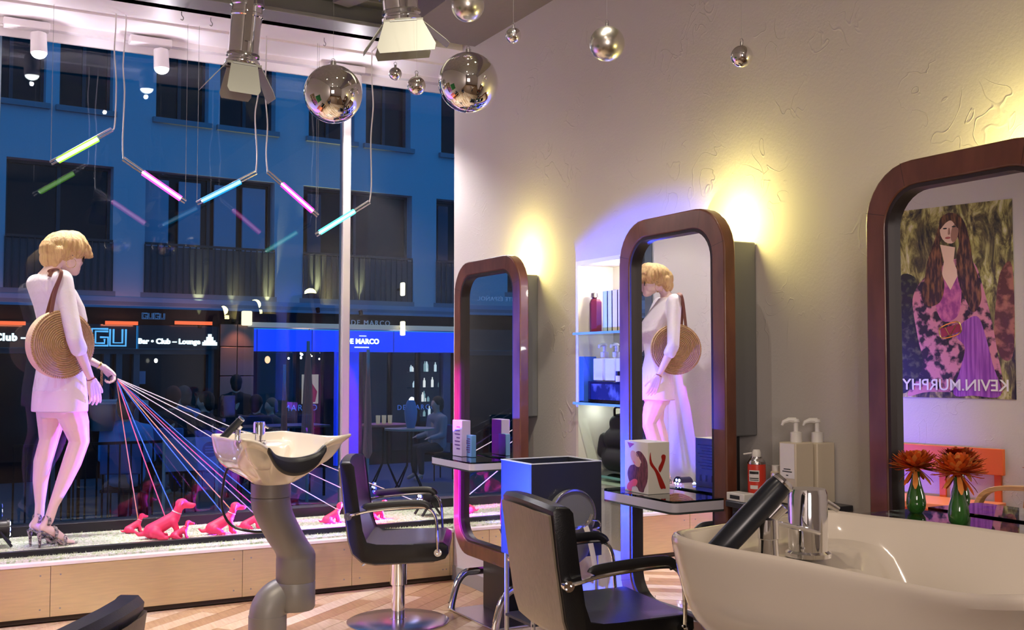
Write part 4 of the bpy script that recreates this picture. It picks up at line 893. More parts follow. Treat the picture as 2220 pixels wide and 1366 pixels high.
# steel beams
bm = B()
for (z0, z1, y0, y1) in ((HS+.0,HS+.025,5.94,6.20),(HS+.15,HS+.175,5.94,6.20),(HS+.02,HS+.16,6.05,6.09)): box(bm, -1.5, 2.42, y0, y1, z0, z1)
tag(obj('steel_beam', bm, m_steel, None, bevel=.003), 'grey steel beam running along the soffit above the window', 'beam')
q0 = Vector((2.05, 5.95, 0)); q1 = Vector((2.42, 4.9, 0)); dd = (q1-q0).normalized(); nn = V(-dd.y, dd.x, 0)*.06
bm = B()
for p in ((q0, q1),):
    vs = [p[0]-nn, p[1]-nn, p[1]+nn, p[0]+nn]; prism(bm, [(v.x, v.y) for v in vs], HS+.10, HS+.20, 'z')
tag(obj('steel_beam', bm, m_steel, None, bevel=.003), 'short grey steel beam running diagonally to the ceiling boxing', 'beam')
bm = B(); tube(bm, smooth_path([(1.4,5.9,3.99),(1.7,5.6,3.95),(2.0,5.5,3.97),(2.35,5.3,3.985)], 8), .006, 6); tag(obj('ceiling_cable', bm, m_black, None), 'black cable looping across the grey ceiling', 'cable')
# ------------------------------------------------------------------ theatre lamps with barn doors
def theatre(px, py, z, axis, roll, label, opens, r=.068):
    p = atz(px, py, z); ax = Vector(axis).normalized(); q = ax.to_track_quat('-Z', 'Y')
    t = thing('theatre_lamp', label, 'theatre lamp', p, 0, 'silver theatre lamps with barn doors', rot=(q @ Euler((0,0,R_(roll))).to_quaternion()).to_euler())
    bm = B(); lathe(bm, [(r*1.04,0),(r*1.13,.008),(r*1.13,.020),(r*1.0,.026),(r*1.0,.032),(r*1.10,.038),(r*1.08,.050),(r,.056),(r,.215),(r*1.07,.22),(r*1.07,.232),(r*1.0,.238),(r*1.0,.26),(r*1.10,.265),(r*1.10,.275),(r*1.04,.29),(r*1.0,.36),(r*.75,.40),(r*.3,.42),(.001,.42)], 36, cap=False); obj('housing', bm, m_chrome, t)
    for k in range(10):
        bm = B(); a = 2*math.pi*k/10; cyl(bm, (r*.99*math.cos(a), r*.99*math.sin(a), .325), (r*1.05*math.cos(a), r*1.05*math.sin(a), .325), .008, n=8); obj('vent_hole', bm, m_black, t)
    bm = B(); lathe(bm, [(.001,.03),(r*.95,.03)], 24, cap=False); obj('lens', bm, mat('lamp_lens', (.2,.2,.2), .05, coat=1), t)
    for s in (-1, 1):
        bm = B(); box(bm, s*r*1.14-.003, s*r*1.14+.003, -.014, .014, .10, .50); cyl(bm, (s*r*1.05,0,.24), (s*r*1.26,0,.24), .013); obj('yoke_arm', bm, m_chrome, t)
    bm = B(); box(bm, -r*1.17, r*1.17, -.014, .014, .495, .503); cyl(bm, (0,0,.50), (0,0,.62), .012); obj('yoke_bridge', bm, m_chrome, t)
    for k, (op, mt_) in enumerate(opens):
        a = math.pi/2*k; M = Matrix.Rotation(a, 4, 'Z') @ Matrix.Translation((0, -r*1.08, -.004)) @ Matrix.Rotation(R_(-op), 4, 'X')
        w0, w1, L_ = r*1.06, r*1.62, .150
        poly = [(-w0,0),(w0,0),(w1,-L_*.80),(w1*.93,-L_),(-w1*.93,-L_),(-w1,-L_*.80)] if k % 2 == 0 else [(-w0*.8,0),(w0*.8,0),(w0*1.0,-L_*.85),(w0*.85,-L_),(-w0*.85,-L_),(-w0*1.0,-L_*.85)]
        bm = B(); prism(bm, poly, -.0012, .0012, 'y', M); dr = obj('barn_door', bm, mt_, t, smooth=False)
        bm = B(); cyl(bm, M@Vector((-w0*.7,0,0)), M@Vector((w0*.7,0,0)), .004, n=8); obj('hinge', bm, m_steel, dr)
    bm = B(); box(bm, -r*1.1, r*1.1, -r*1.1, -r*1.02, -.006, .004); box(bm, -r*1.1, r*1.1, r*1.02, r*1.1, -.006, .004); box(bm, -r*1.1, -r*1.02, -r*1.02, r*1.02, -.006, .004); box(bm, r*1.02, r*1.1, -r*1.02, r*1.02, -.006, .004); obj('door_frame', bm, m_barn, t, smooth=False)
    return t
theatre(525, 143, 4.75, (-.05, .12, -1), 62, 'silver theatre lamp with grey barn doors, left of the mirror balls', [(28,m_barn),(30,m_barn),(38,m_barn),(26,m_barn)])
theatre(872, 50, 4.6, (.16, .10, -1), 38, 'silver theatre lamp with splayed barn doors at the top centre', [(24,m_barn),(46,m_barn),(30,m_barn),(40,m_barn)], r=.077)
# ------------------------------------------------------------------ mirror balls
def mball(px, py, rp, z, mt, label, hang=True):
    p = atz(px, py, z); r = rp*z/FPX
    t = thing('mirror_ball', label, 'bauble', p, 0, 'hanging silver baubles')
    bm = B(); ball(bm, (0,0,0), r, 40); obj('sphere', bm, mt, t)
    bm = B(); cyl(bm, (0,0,r*.98), (0,0,r*1.0+.010+r*.04), max(.006, r*.10), n=14); tube(bm, [(.007*math.cos(a*math.pi/8), 0, r+.016+r*.04+.007*math.sin(a*math.pi/8)) for a in range(17)], .0012, 5, cap=False); obj('cap', bm, m_silver, t)
    top = (HS-.02 if p.x > 2.42 else (HS if p.y > 6.13 else HC)) - p.z
    bm = B(); tube(bm, [(0,0,r+.02), (0,0,top)], .0003, 4); obj('thread', bm, m_steel, t)
m_ballc = mat('chrome_ball', (.90,.89,.88), .015, 1); m_pearl = mat('pearl_ball', (.80,.77,.70), .26, 1)
mball(722, 204, 63, 4.3, m_ballc, 'large chrome ball to the left, in front of the window')
mball(1015, 179, 65, 4.25, m_ballc, 'large chrome ball overlapping the end of the right wall')
mball(903, 186, 20, 4.4, m_ballc, 'small chrome ball just left of the right-hand large ball')
mball(857, 160, 14, 4.9, m_ballc, 'tiny chrome ball under the central theatre lamp')
mball(1014, 11, 36, 4.2, m_pearl, 'satin silver ball cut by the top edge of the view')
mball(1113, 77, 17, 4.5, m_ballc, 'small chrome ball near the sloping top edge of the right wall')
mball(1316, 95, 38, 4.0, m_pearl, 'satin silver ball in front of the plain right wall')
mball(1608, 122, 24, 3.7, m_ballc, 'medium chrome ball, rightmost in front of the plain wall')
# ------------------------------------------------------------------ left wall, seen in the mirrors
WA = math.atan2(1, .244)                                             # heading of the left wall
def onleft(y, z, off=.0): n_ = Vector((1, -.244, 0)).normalized(); return Vector((lx(y), y, z))+n_*off
PY0, PY1, PZ0, PZ1 = 4.254, 5.013, 1.165, 2.40
pw = (PY1-PY0)/math.sin(WA); ph = PZ1-PZ0
po = thing('poster', 'fashion poster of a long-haired woman in a floral dress, reflected in the large mirror', 'poster', onleft((PY0+PY1)/2, (PZ0+PZ1)/2, .002), WA)
m_forest = mat('print_forest', (.02,.022,.012), .45); nt = m_forest.node_tree; pr = nt.nodes['Principled BSDF']; tc = nt.nodes['Texture Coordinate']
mp_ = nt.nodes.new('ShaderNodeMapping'); mp_.inputs['Scale'].default_value = (9,1,3.2); nt.links.new(tc.outputs['Object'], mp_.inputs[0])
tn = nt.nodes.new('ShaderNodeTexNoise'); tn.inputs['Scale'].default_value = 1.3; tn.inputs['Detail'].default_value = 9; tn.inputs['Roughness'].default_value = .68; tn.inputs['Distortion'].default_value = .8; nt.links.new(mp_.outputs[0], tn.inputs[0])
cr = nt.nodes.new('ShaderNodeValToRGB'); els = cr.color_ramp.elements; els[0].position = .38; els[0].color = (.012,.012,.010,1); els[1].position = .72; els[1].color = (.85,.80,.62,1)
for p_, c_ in ((.47,(.12,.10,.035,1)),(.55,(.42,.39,.12,1))): e_ = els.new(p_); e_.color = c_
nt.links.new(tn.outputs[0], cr.inputs[0]); nt.links.new(cr.outputs[0], pr.inputs['Base Color'])
bm = B(); box(bm, -pw/2, pw/2, -.0015, 0, -ph/2, ph/2); obj('sheet', bm, m_forest, po, smooth=False)
def pp(name, pts, lay, m_, par=po, w=pw, h=ph):
    bm = B(); prism(bm, [((.5-u)*w, (.5-v)*h) for u, v in pts], -.0015-.0006*lay, -.0013, 'y'); return obj(name, bm, m_, par, smooth=False)
m_phair = mat('print_brown_hair', (.035,.014,.008), .45, noise=((.30,.13,.05), (6,1,1.3), 9, .45, .68)); m_pskin = mat('print_pale_skin', (.85,.60,.46), .45); m_pshade = mat('print_shaded_skin', (.36,.19,.13), .45)
m_floral = mat('print_floral', (.02,.012,.02), .45, noise=((.62,.24,.32), U3, 13, .44, .53)); m_purple = mat('print_purple_skirt', (.42,.12,.55), .45, noise=((.22,.04,.34), (22,1,1), 3, .4, .6)); m_magc = mat('print_magenta_cloth', (.62,.16,.38), .45, noise=((.30,.05,.25), (9,1,5), 3, .4, .6))
pp('printed_bush', blobp([(.02,.40),(.18,.36),(.22,.50),(.20,.66),(.26,.82),(.14,.95),(.02,.93)]), 1, mat('print_dark_leaves', (.010,.012,.008), .45, noise=((.10,.11,.04), U3, 24, .5, .7)))
pp('printed_bark', blobp([(.90,.36),(.99,.34),(.99,.75),(.90,.80),(.84,.68),(.86,.50)]), 1, mat('print_red_bark', (.10,.03,.02), .45, noise=((.42,.16,.11), U3, 14, .45, .6)))
pp('printed_sleeves', blobp([(.28,.36),(.38,.30),(.60,.28),(.70,.32),(.76,.44),(.82,.60),(.86,.76),(.90,.95),(.80,.97),(.30,.97),(.10,.99),(.24,.84),(.20,.68),(.16,.50),(.20,.42)]), 2, m_floral)
pp('printed_cloth', blobp([(.40,.36),(.56,.36),(.58,.48),(.54,.58),(.42,.60),(.36,.50)]), 3, m_magc)
pp('printed_skirt', blobp([(.57,.62),(.70,.58),(.76,.66),(.82,.82),(.88,.98),(.66,.985),(.50,.98),(.56,.85),(.60,.74),(.53,.68)]), 3, m_purple)
pp('printed_neck', [(.41,.20),(.535,.22),(.52,.29),(.56,.36),(.49,.44),(.42,.36),(.44,.29)], 4, m_pskin)
pp('printed_hair', blobp([(.43,.16),(.41,.09),(.47,.04),(.56,.05),(.62,.10),(.66,.20),(.68,.30),(.73,.40),(.74,.50),(.68,.56),(.62,.50),(.56,.40),(.545,.28),(.57,.20),(.54,.14),(.49,.09)]), 5, m_phair)
pp('printed_hair_lock', blobp([(.42,.08),(.44,.14),(.405,.20),(.43,.28),(.42,.34),(.44,.42),(.40,.50),(.30,.52),(.24,.47),(.27,.38),(.30,.28),(.36,.18)]), 5, m_phair)
pp('printed_face', ell(.487,.135,.078,.062,rot=.35), 6, m_pskin)
pp('printed_cheek', ell(.535,.145,.030,.05,rot=.35), 7, m_pshade)
pp('printed_fringe', blobp([(.41,.12),(.42,.06),(.50,.04),(.58,.07),(.60,.13),(.56,.12),(.51,.08),(.46,.09)]), 8, m_phair)
for u_, v_, ru, rv in ((.455,.118,.018,.004),(.530,.112,.018,.004)): pp('printed_eye', ell(u_,v_,ru,rv,10), 9, mb)
pp('printed_nose', blobp([(.485,.12),(.495,.12),(.497,.148),(.48,.15)]), 9, m_pshade)
pp('printed_lips', ell(.478,.168,.024,.006,10), 9, mat('print_lips', (.45,.12,.10), .4))
pp('printed_belt', [(.40,.64),(.57,.615),(.58,.655),(.41,.685)], 6, mat('print_belt', (.32,.02,.03), .4))
bm = B(); L = [((.5-u)*pw, (.5-v)*ph) for u, v in blobp([(.41,.63),(.54,.605),(.575,.64),(.55,.67),(.42,.69),(.39,.66)], 3)]; tube(bm, [(a, -.006, b) for a, b in L]+[(L[0][0], -.006, L[0][1])], .004, 4); tube(bm, [((.5-.44)*pw,-.006,(.5-.635)*ph),((.5-.48)*pw,-.006,(.5-.68)*ph),((.5-.53)*pw,-.006,(.5-.625)*ph)], .004, 4); obj('printed_buckle', bm, m_gold, po)
text('printed_lettering', 'KEVIN.MURPHY', mat('print_white', (.80,.78,.78), .4), po, (-.006, -.0075, -ph*.435), 0.102, ext=.0008, bold=.001, spacing=.98)
po2 = thing('poster', 'green poster partly visible at the right edge of the large mirror', 'poster', onleft(3.80, 1.62, .002), WA)
bm = B(); box(bm, -.40, .40, -.0015, 0, -.42, .42); obj('sheet', bm, mat('print_green', (.02,.22,.05), .45, noise=((.01,.10,.03), U3, 8, .4, .6)), po2, smooth=False)
# orange bench
be = thing('bench', 'orange wooden bench with a back board along the left wall, seen in the large mirror', 'bench', onleft(5.0, 0, .0), WA)
m_or = mat('orange_lacquer', (.72,.13,.02), .4)
bm = B(); box(bm, -.70, .20, -.05, -.02, .70, .86); obj('back_board', bm, m_or, be, bevel=.003)
bm = B(); box(bm, -.70, .20, -.40, -.02, .50, .535); obj('seat', bm, mat('orange_seat', (.78,.24,.10), .4), be, bevel=.003)
bm = B(); box(bm, -.70, .20, -.385, -.365, .40, .50); obj('apron', bm, m_or, be, bevel=.002)
for x_ in (-.68, -.3, .18): bm = B(); box(bm, x_-.02, x_+.02, -.38, -.02, 0, .50); obj('support', bm, m_or, be, bevel=.002)
for x_ in (-.65, -.3, .15): bm = B(); box(bm, x_-.02, x_+.02, -.02, 0, .5, .8); obj('upright', bm, m_or, be)
# bentwood armchair in front of it
bw = thing('armchair', 'bentwood armchair with black seat, reflected at the right edge of the large mirror', 'armchair', (-.19, 3.86, 0), R_(80))
m_bent = mat('bent_beech', (.58,.33,.12), .3, coat=.5, noise=((.42,.22,.08), (1,1,12), 8, .35, .65))
for y_ in (-.30, .30):
    bm = B(); L = []
    pts = closed_path([V(.30,0,.05),(.31,0,.50) and V(.31,0,.48),V(.24,0,.66),V(.0,0,.70),V(-.26,0,.70),V(-.36,0,.58),V(-.36,0,.20),V(-.30,0,.04),V(0,0,.02)], 6)
    n_ = len(pts)
    for i in range(n_):
        d = (pts[(i+1)%n_]-pts[i-1]).normalized(); nr = V(d.z,0,-d.x); p = pts[i]+V(0,y_,0)
        L.append([p+nr*.013+V(0,.032,0), p-nr*.013+V(0,.032,0), p-nr*.013-V(0,.032,0), p+nr*.013-V(0,.032,0)])
    L.append(L[0]); loft(bm, L, cap=False); obj('bent_arm', bm, m_bent, bw, bevel=.003)
bm = B(); box(bm, -.28, .28, -.27, .27, .34, .44); obj('seat', bm, m_leather, bw, bevel=.02)
bm = B(); box(bm, -.33, -.25, -.27, .27, .40, .82); obj('backrest', bm, m_leather, bw, bevel=.02)
# ------------------------------------------------------------------ the street outside
GZ = -.55; FO = Vector((4.57, 19.2, 0)); FA = R_(5); FT_ = Vector((math.cos(FA), math.sin(FA), 0)); FN = Vector((math.sin(FA), -math.cos(FA), 0))
def fac(px, py, off=0):
    d = ray(px, py); o_ = FO+FN*off; t = (o_-CAM).dot(FN)/d.dot(FN); p = CAM+d*t; return (p-FO).dot(FT_), p.z
def fx(px): return fac(px, 760)[0]
def fw(s, d, z): return FO+FT_*s-FN*d+Vector((0,0,z))                # facade coordinates to world, d into the building
st = thing('street', None, None); st['kind'] = 'structure'
bm = B(); box(bm, -16, 22, YG+.08, 12.5, GZ-.2, GZ-.10); obj('road', bm, mat('wet_asphalt', (.035,.045,.06), .32, bump=(U3, 40, .4, .01)), st, smooth=False)
bm = B(); box(bm, -16, 22, 12.6, 24, GZ-.2, GZ); obj('pavement', bm, mat('grey_pavement', (.08,.09,.11), .5, bump=(U3, 12, .3, .01)), st, smooth=False)
bm = B(); box(bm, -16, 22, 12.45, 12.6, GZ-.2, GZ+.01); obj('kerb', bm, mat('kerb_stone', (.22,.25,.28), .5), st, bevel=.01)
bm = B(); box(bm, -16, 22, YG+.09, 8.3, GZ-.2, GZ); obj('near_pavement', bm, mat('near_pavement', (.10,.11,.13), .5), st, smooth=False)
bd = thing('building', 'blue-lit stucco building across the street with a bar and a restaurant', 'building', FO, FA)
m_fac = mat('pale_stucco', (.42,.46,.52), .85, bump=(U3, 25, .2, .01)); m_dk = mat('dark_pane', (.006,.008,.011), .12, spec=.3); m_dkf = mat('dark_shopfront', (.006,.007,.011), .4, spec=.2); m_cor = mat('cornice_paint', (.14,.18,.24), .5); m_blk = mat('shop_black', (.004,.0045,.006), .6, spec=.15)
zc2 = fac(500, 655)[1]; zr1 = sum(fac(a, b)[1] for a, b in ((175,232),(390,262),(715,303),(840,318)))/4; zt2 = sum(fac(a, b)[1] for a, b in ((120,342),(450,390),(770,412)))/3
r1 = [(-170,-105),(-60,88),(118,235),(330,445),(470,592),(665,765),(790,888),(955,1075),(1180,1290),(1400,1510)]; r2 = [(-260,-90),(5,240),(310,592),(655,892),(945,1110),(1300,1500)]
holes = [(fx(a), fx(b), zr1, 8.2) for a, b in r1]+[(fx(a), fx(b), zc2+.12, zt2) for a, b in r2]
xl = fx(-260)-3; holes += [(xl-1.6-k*2.6, xl-.6-k*2.6, z0, z1) for k in range(3) for z0, z1 in ((zr1, 7.6),(zc2+.3, zt2))]
bm = B(); holed(bm, -18, 15, zc2-.05, 9.6, holes, 0, .35, 'y'); obj('facade_wall', bm, m_fac, bd, smooth=False)
bm = B(); box(bm, -18, 15, .35, 6, zc2, 9.6); obj('core', bm, m_blk, bd, smooth=False)
for i, (a, b, c, d) in enumerate(holes):
    bm = B(); box(bm, a, b, .26, .30, c, d); w = obj('window', bm, m_dk, bd, smooth=False)
    bm = B(); k = .05
    for q in ((a,a+k,c,d),(b-k,b,c,d),(a,b,c,c+k),(a,b,d-k,d),((a+b)/2-.03,(a+b)/2+.03,c,d)): box(bm, q[0], q[1], .22, .262, q[2], q[3])
    obj('window_frame', bm, mat('dark_window_frame', (.03,.035,.045), .5), w, smooth=False)
    bm = B(); box(bm, a-.06, b+.06, -.001 if c < zt2 else -.08, .02, c-.09, c); obj('sill', bm, mat('stone_sill', (.20,.22,.26), .7), w, smooth=False)
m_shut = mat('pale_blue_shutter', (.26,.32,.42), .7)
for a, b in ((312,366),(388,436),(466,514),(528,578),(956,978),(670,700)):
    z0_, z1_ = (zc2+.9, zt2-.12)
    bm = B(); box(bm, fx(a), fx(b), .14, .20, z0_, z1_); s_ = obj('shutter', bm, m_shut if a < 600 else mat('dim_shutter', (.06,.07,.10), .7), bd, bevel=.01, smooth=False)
for a, b in r2[1:5]:
    bm = B(); box(bm, fx(a), fx(b), .0, .03, zc2+.03, zc2+.93); obj('balcony_panel', bm, mat('dark_balcony_panel', (.075,.08,.09), .6, bump=((30,1,.2), 6, .6, .02)), bd, smooth=False)
    bm = B(); n_ = int((fx(b)-fx(a))/.11)
    for k in range(n_+1): x = fx(a)+k*(fx(b)-fx(a))/n_; cyl(bm, (x,-.02,zc2+.12), (x,-.02,zc2+.95), .012, n=6)
    box(bm, fx(a), fx(b), -.04, .0, zc2+.95, zc2+.99); o = obj('railing', bm, mat('dark_iron', (.02,.022,.026), .4), bd); o['kind'] = 'stuff'
zl = fac(500, 672)[1]
bm = B(); box(bm, -18, 15, -.007, .3, zc2-.05, zc2+.03); obj('upper_cornice', bm, mat('cornice_blue', (.22,.30,.42), .4), bd)
bm = B(); box(bm, -18, 15, -.007, .3, zl-.045, zl+.03); obj('lower_cornice', bm, mat('cornice_blue', (.22,.30,.42), .4), bd)
bm = B(); box(bm, -18, 15, -.005, .3, zl, zc2); obj('frieze', bm, m_cor, bd, smooth=False)
zs1 = fac(400, 707)[1]; zs0 = fac(400, 757)[1]; zb1 = fac(760, 718)[1]; zb0 = fac(760, 763)[1]
bm = B(); box(bm, -18, 15, -.05, .3, zs1+.0, zl-.02); obj('fascia_board', bm, m_blk, bd, smooth=False)
# bar sign
xe = fx(466)
bm = B(); box(bm, -14, fx(292), -.10, .0, zs0, zs1); box(bm, fx(297), xe, -.10, .0, zs0, zs1); sb = obj('bar_sign_board', bm, mat('gloss_sign_black', (.006,.008,.012), .12), bd, smooth=False); sb['label'] = 'black sign board of the bar'
e_w = emis('sign_white', (.75,.95,1), 1.6); e_c = emis('sign_cyan', (.10,.42,.85), 1.1)
zt = fac(363, 741)[1]
text('bar_lettering', 'Bar • Club – Lounge', e_w, sb, (fx(363), -.13, zt), .122, ext=.01, bold=.006, spacing=1.05)
text('bar_lettering', 'Bar • Club –', e_w, sb, (fx(-12), -.13, fac(15,732)[1]), .16, ext=.01, bold=.008, spacing=1.12)
def outline(bm, pts, r):
    tube(bm, [(a, -.14, b) for a, b in pts], r, 4)
lw = fx(268)-fx(232); z_ = zt+.06
def logo(x0, lw, z_, r, mt, par, hgt):
    bm = B(); h = hgt
    for i, ch in enumerate('GUGU'):
        x = x0+i*lw*1.12
        if ch == 'G': P_ = [(x+lw,z_+h),(x,z_+h),(x,z_-h),(x+lw,z_-h),(x+lw,z_),(x+lw*.5,z_)]; P2 = [(x+lw,z_+h*.7),(x+lw*.22,z_+h*.7),(x+lw*.22,z_-h*.7),(x+lw*.78,z_-h*.7),(x+lw*.78,z_-h*.2)]
        else: P_ = [(x,z_+h),(x,z_-h),(x+lw,z_-h),(x+lw,z_+h)]; P2 = [(x+lw*.22,z_+h),(x+lw*.22,z_-h*.65),(x+lw*.78,z_-h*.65),(x+lw*.78,z_+h)]
        outline(bm, P_, r); outline(bm, P2, r)
    return obj('logo_lettering', bm, mt, par)
logo(fx(268)-4.36*lw*.95, lw*.95, z_, .016, e_c, sb, .14)
logo(fx(302), (fx(354)-fx(302))/4.6, fac(328,686)[1], .006, emis('sign_dim_blue', (.05,.16,.40), .6), sb, .05)
bm = B(); cx = fx(450)
for w_, z0_, z1_ in ((.13,-.06,.00),(.10,.00,.03),(.06,.03,.09),(.03,.09,.14)): box(bm, cx-w_, cx+w_, -.13, -.11, zt+z0_, zt+z1_)
obj('crest_emblem', bm, e_w, sb, smooth=False)
for a, b in ((-40,50),(222,292),(372,452)):
    bm = B(); z0_ = fac((a+b)/2, 703)[1]; box(bm, fx(a), fx(b), -.20, -.16, z0_-.015, z0_+.045); obj('red_strip_light', bm, emis('red_strip', (1,.16,.06), 1.0), bd, smooth=False)
    c = fw((fx(a)+fx(b))/2, -.35, z0_); light('strip_glow', 'AREA', c, 2.2, (1,.25,.12), c+FN*(-.3)+V(0,0,.1), abs(fx(b)-fx(a)), sy=.05)
# bar front
xb = fx(466)
bm = B(); box(bm, -14, xb, .25, .35, GZ, zs0); obj('bar_window', bm, m_dk, bd, smooth=False)
for x in [fx(a) for a in (-140,-20,120,235,262,300,462)]:
    bm = B(); box(bm, x-.05, x+.05, .10, .25, GZ, zs0); obj('bar_post', bm, mat('dim_steel_post', (.09,.10,.12), .4), bd, smooth=False)
bm = B(); box(bm, -14, xb, .08, .25, zs0-.09, zs0); obj('bar_lintel', bm, mat('dim_steel_post', (.09,.10,.12), .4), bd, smooth=False)
bm = B(); a, b = fac(302, 805), fac(323, 833); box(bm, a[0], b[0], .235, .249, b[1], a[1]); obj('notice_sheet', bm, mat('blue_notice', (.16,.25,.42), .6), bd, smooth=False)
# copper pilaster made of panels
m_cop = mat('copper_panel', (.30,.16,.11), .35, .5); xp0, xp1 = fx(472), fx(546); xm_ = (xp0+xp1)/2
bm = B(); box(bm, xp0, xp1, -.10, .35, GZ, zs1+.05); obj('pilaster_core', bm, m_blk, bd, smooth=False)
zz = [zs1+.05, fac(508,752)[1], fac(508,815)[1], fac(508,880)[1], GZ+.05]
for z1_, z0_ in zip(zz, zz[1:]):
    for x0_, x1_ in ((xp0, xm_), (xm_, xp1)): bm = B(); box(bm, x0_+.008, x1_-.008, -.125, -.10, z0_+.008, z1_-.008); obj('panel', bm, m_cop, bd, bevel=.004, smooth=False)
c = fw((xp0+xp1)/2, -.5, zs1+.12); light('pilaster_glow', 'SPOT', c, 26, (1,.45,.28), fw((xp0+xp1)/2, -.1, zs1-.6), .05, 70, .8)
# restaurant front
zcb = fac(760, 714)[1]
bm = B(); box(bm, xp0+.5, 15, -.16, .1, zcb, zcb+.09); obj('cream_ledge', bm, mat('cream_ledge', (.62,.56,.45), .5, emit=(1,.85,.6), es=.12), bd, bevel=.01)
bm = B(); box(bm, fx(551), fx(1060), -.14, .1, zb0, zb1); bb = obj('blue_sign_band', bm, emis('blue_sign', (.006,.05,.95), 1.0), bd, smooth=False); bb['label'] = 'glowing blue sign band of the restaurant'
for a in (551, 670, 846, 980): bm = B(); box(bm, fx(a)-.01, fx(a)+.01, -.15, -.139, zb0, zb1); obj('band_joint', bm, mat('band_joint_blue', (.0,.02,.3), .4, emit=(0,.02,.45), es=.6), bb, smooth=False)
zt = fac(778, 741)[1]
text('restaurant_lettering', 'DE MARCO', e_w, bb, (fx(777), -.17, zt), .135, ext=.006, bold=.006, spacing=1.05)
bm = B(); box(bm, fx(761), fx(792), -.165, -.155, zt-.12, zt-.10); box(bm, fx(771), fx(786), -.165, -.155, zt+.10, zt+.115); obj('lettering_rule', bm, e_w, bb, smooth=False)
text('fascia_lettering', 'DE MARCO', mat('dim_letters', (.25,.30,.38), .4, emit=(.3,.4,.55), es=.25), bd, (fx(800), -.07, fac(800,701)[1]), .14, ext=.006, spacing=1.25)
bm = B(); box(bm, fx(546), 15, 2.6, 2.8, GZ, zb0); obj('restaurant_back_wall', bm, mat('restaurant_wall', (.05,.045,.05), .7), bd, smooth=False)
bm = B(); box(bm, fx(546), 15, -.10, 2.7, GZ-.02, GZ+.01); box(bm, fx(546), 15, .1, 2.7, zb0, zb0+.2); obj('restaurant_floor', bm, m_blk, bd, smooth=False)
m_bcol = mat('blue_lit_column', (.05,.10,.62), .4, emit=(.0,.03,.8), es=.55)  # blue light on the column is put into its colour and emission
for a, b, m_ in ((546,556,m_dkf),(640,648,m_dkf),(700,722,m_dkf),(728,776,m_bcol),(784,792,m_dkf),(845,849,m_dkf),(905,909,m_dkf),(958,974,mat('grey_jamb', (.10,.11,.13), .4)),(985,1100,m_dkf)):
    bm = B(); box(bm, fx(a), fx(b), -.06, .14, GZ, zb0); obj('shopfront_post', bm, m_, bd, bevel=.01, smooth=False)
m_thin = glass_mat('shop_glass', (.80,.84,.90), .7)
for a, b in ((556,640),(648,700),(792,845),(849,905),(909,958)):
    bm = B(); box(bm, fx(a), fx(b), .02, .03, GZ, zb0); obj('shop_pane', bm, m_thin, bd, smooth=False)
m_letb = mat('faint_blue_letters', (.05,.12,.35), .4, emit=(.08,.22,.7), es=.35)
text('glass_lettering', 'DE MARCO', m_letb, bd, (fx(632), -.07, fac(632,885)[1]), .16, ext=.003, spacing=1.3)
text('glass_lettering', 'DE MARCO', m_letb, bd, (fx(900), -.07, fac(900,883)[1]), .14, ext=.003, spacing=1.3)
text('house_lettering', 'RESTAURANTE ESPAÑOL', mat('dim_letters2', (.12,.2,.32), .4, emit=(.15,.3,.55), es=.35), bd, ((Vector((-4.28, 18.4, 0))-FO).dot(FT_), -.43, 2.70-.07), .115, ext=.006, spacing=1.1)
# wall lamps and uplights
def sconce(px, py, w, h, label, e, col=(1,.86,.55)):
    s_, z_ = fac(px, py, .25); t = thing('wall_lamp', label, 'lamp', fw(s_, -.25, z_), FA, 'wall lamps across the street')
    bm = B(); box(bm, -w/2, w/2, -.06, .06, -h/2, h/2); obj('shade', bm, emis('sconce_%d' % int(e*10), col, e), t, bevel=.02)
    bm = B(); box(bm, -w*.3, w*.3, .06, .24, -.02, .02); obj('bracket', bm, m_blk, t)
sconce(535, 690, .17, .26, 'cream block wall lamp above the copper pilaster', 1.3)
sconce(873, 627, .06, .26, 'slim glowing wall lamp high on the facade', 2.4)
sconce(873, 712, .07, .28, 'slim glowing wall lamp on the blue sign band', 1.6)
for px_, py_, e_, tgt, lb in ((433,702,30,1.2,'first'),(583,688,40,1.2,'second'),(690,668,62,1.5,'third'),(783,674,34,1.4,'fourth'),(505,690,10,1.2,'faint')):
    s_, z_ = fac(px_, py_, .10); q = fw(s_, -.10, z_)
    t = thing('uplight', '%s small uplight on the lower cornice from the left' % lb if lb != 'faint' else 'faint small uplight just left of the cream block lamp', 'lamp', q, FA, 'facade uplights')
    bm = B(); cyl(bm, (0,0,-.08), (0,.03,.0), .035, .04, n=12); obj('housing', bm, m_blk, t)
    light('uplight_beam', 'SPOT', q+V(0,0,.03), e_*4.0, (1,.92,.38), fw(s_, .0, z_+1.1), .008, 30, .8)
# things inside and in front of the restaurant
def lamp_str(px, py, dep, r, col, e, nm, lb, cat='lamp', grp=None):
    s_, z_ = fac(px, py, -dep); bm = B(); ball(bm, (0,0,0), r, 10, (1,1,1.3)); o = obj(nm, bm, emis('glow_%s_%d' % (nm, int(e)), col, e), None, loc=fw(s_, dep, z_)); tag(o, lb, cat, grp)
rnd = random.Random(4)
ch = thing('chandelier', 'cluster of small glass bulbs hanging in the left restaurant window', 'chandelier', fw(fac(670,770,-1.2)[0], 1.2, fac(670,770,-1.2)[1]), FA)
bm = B(); cyl(bm, (0,0,.05), (0,0,.55), .01); cyl(bm, (-.42,0,.06), (.42,0,.06), .012); obj('rod', bm, m_blk, ch)
for k in range(22):
    bm = B(); ball(bm, (rnd.uniform(-.45,.45), rnd.uniform(-.2,.2), rnd.uniform(-.13,.10)), rnd.uniform(.014,.032), 8); obj('bulb', bm, emis('warm_bulb', (1,.78,.55), 5) if k % 3 else emis('cool_bulb', (.9,.95,1), 6), ch)
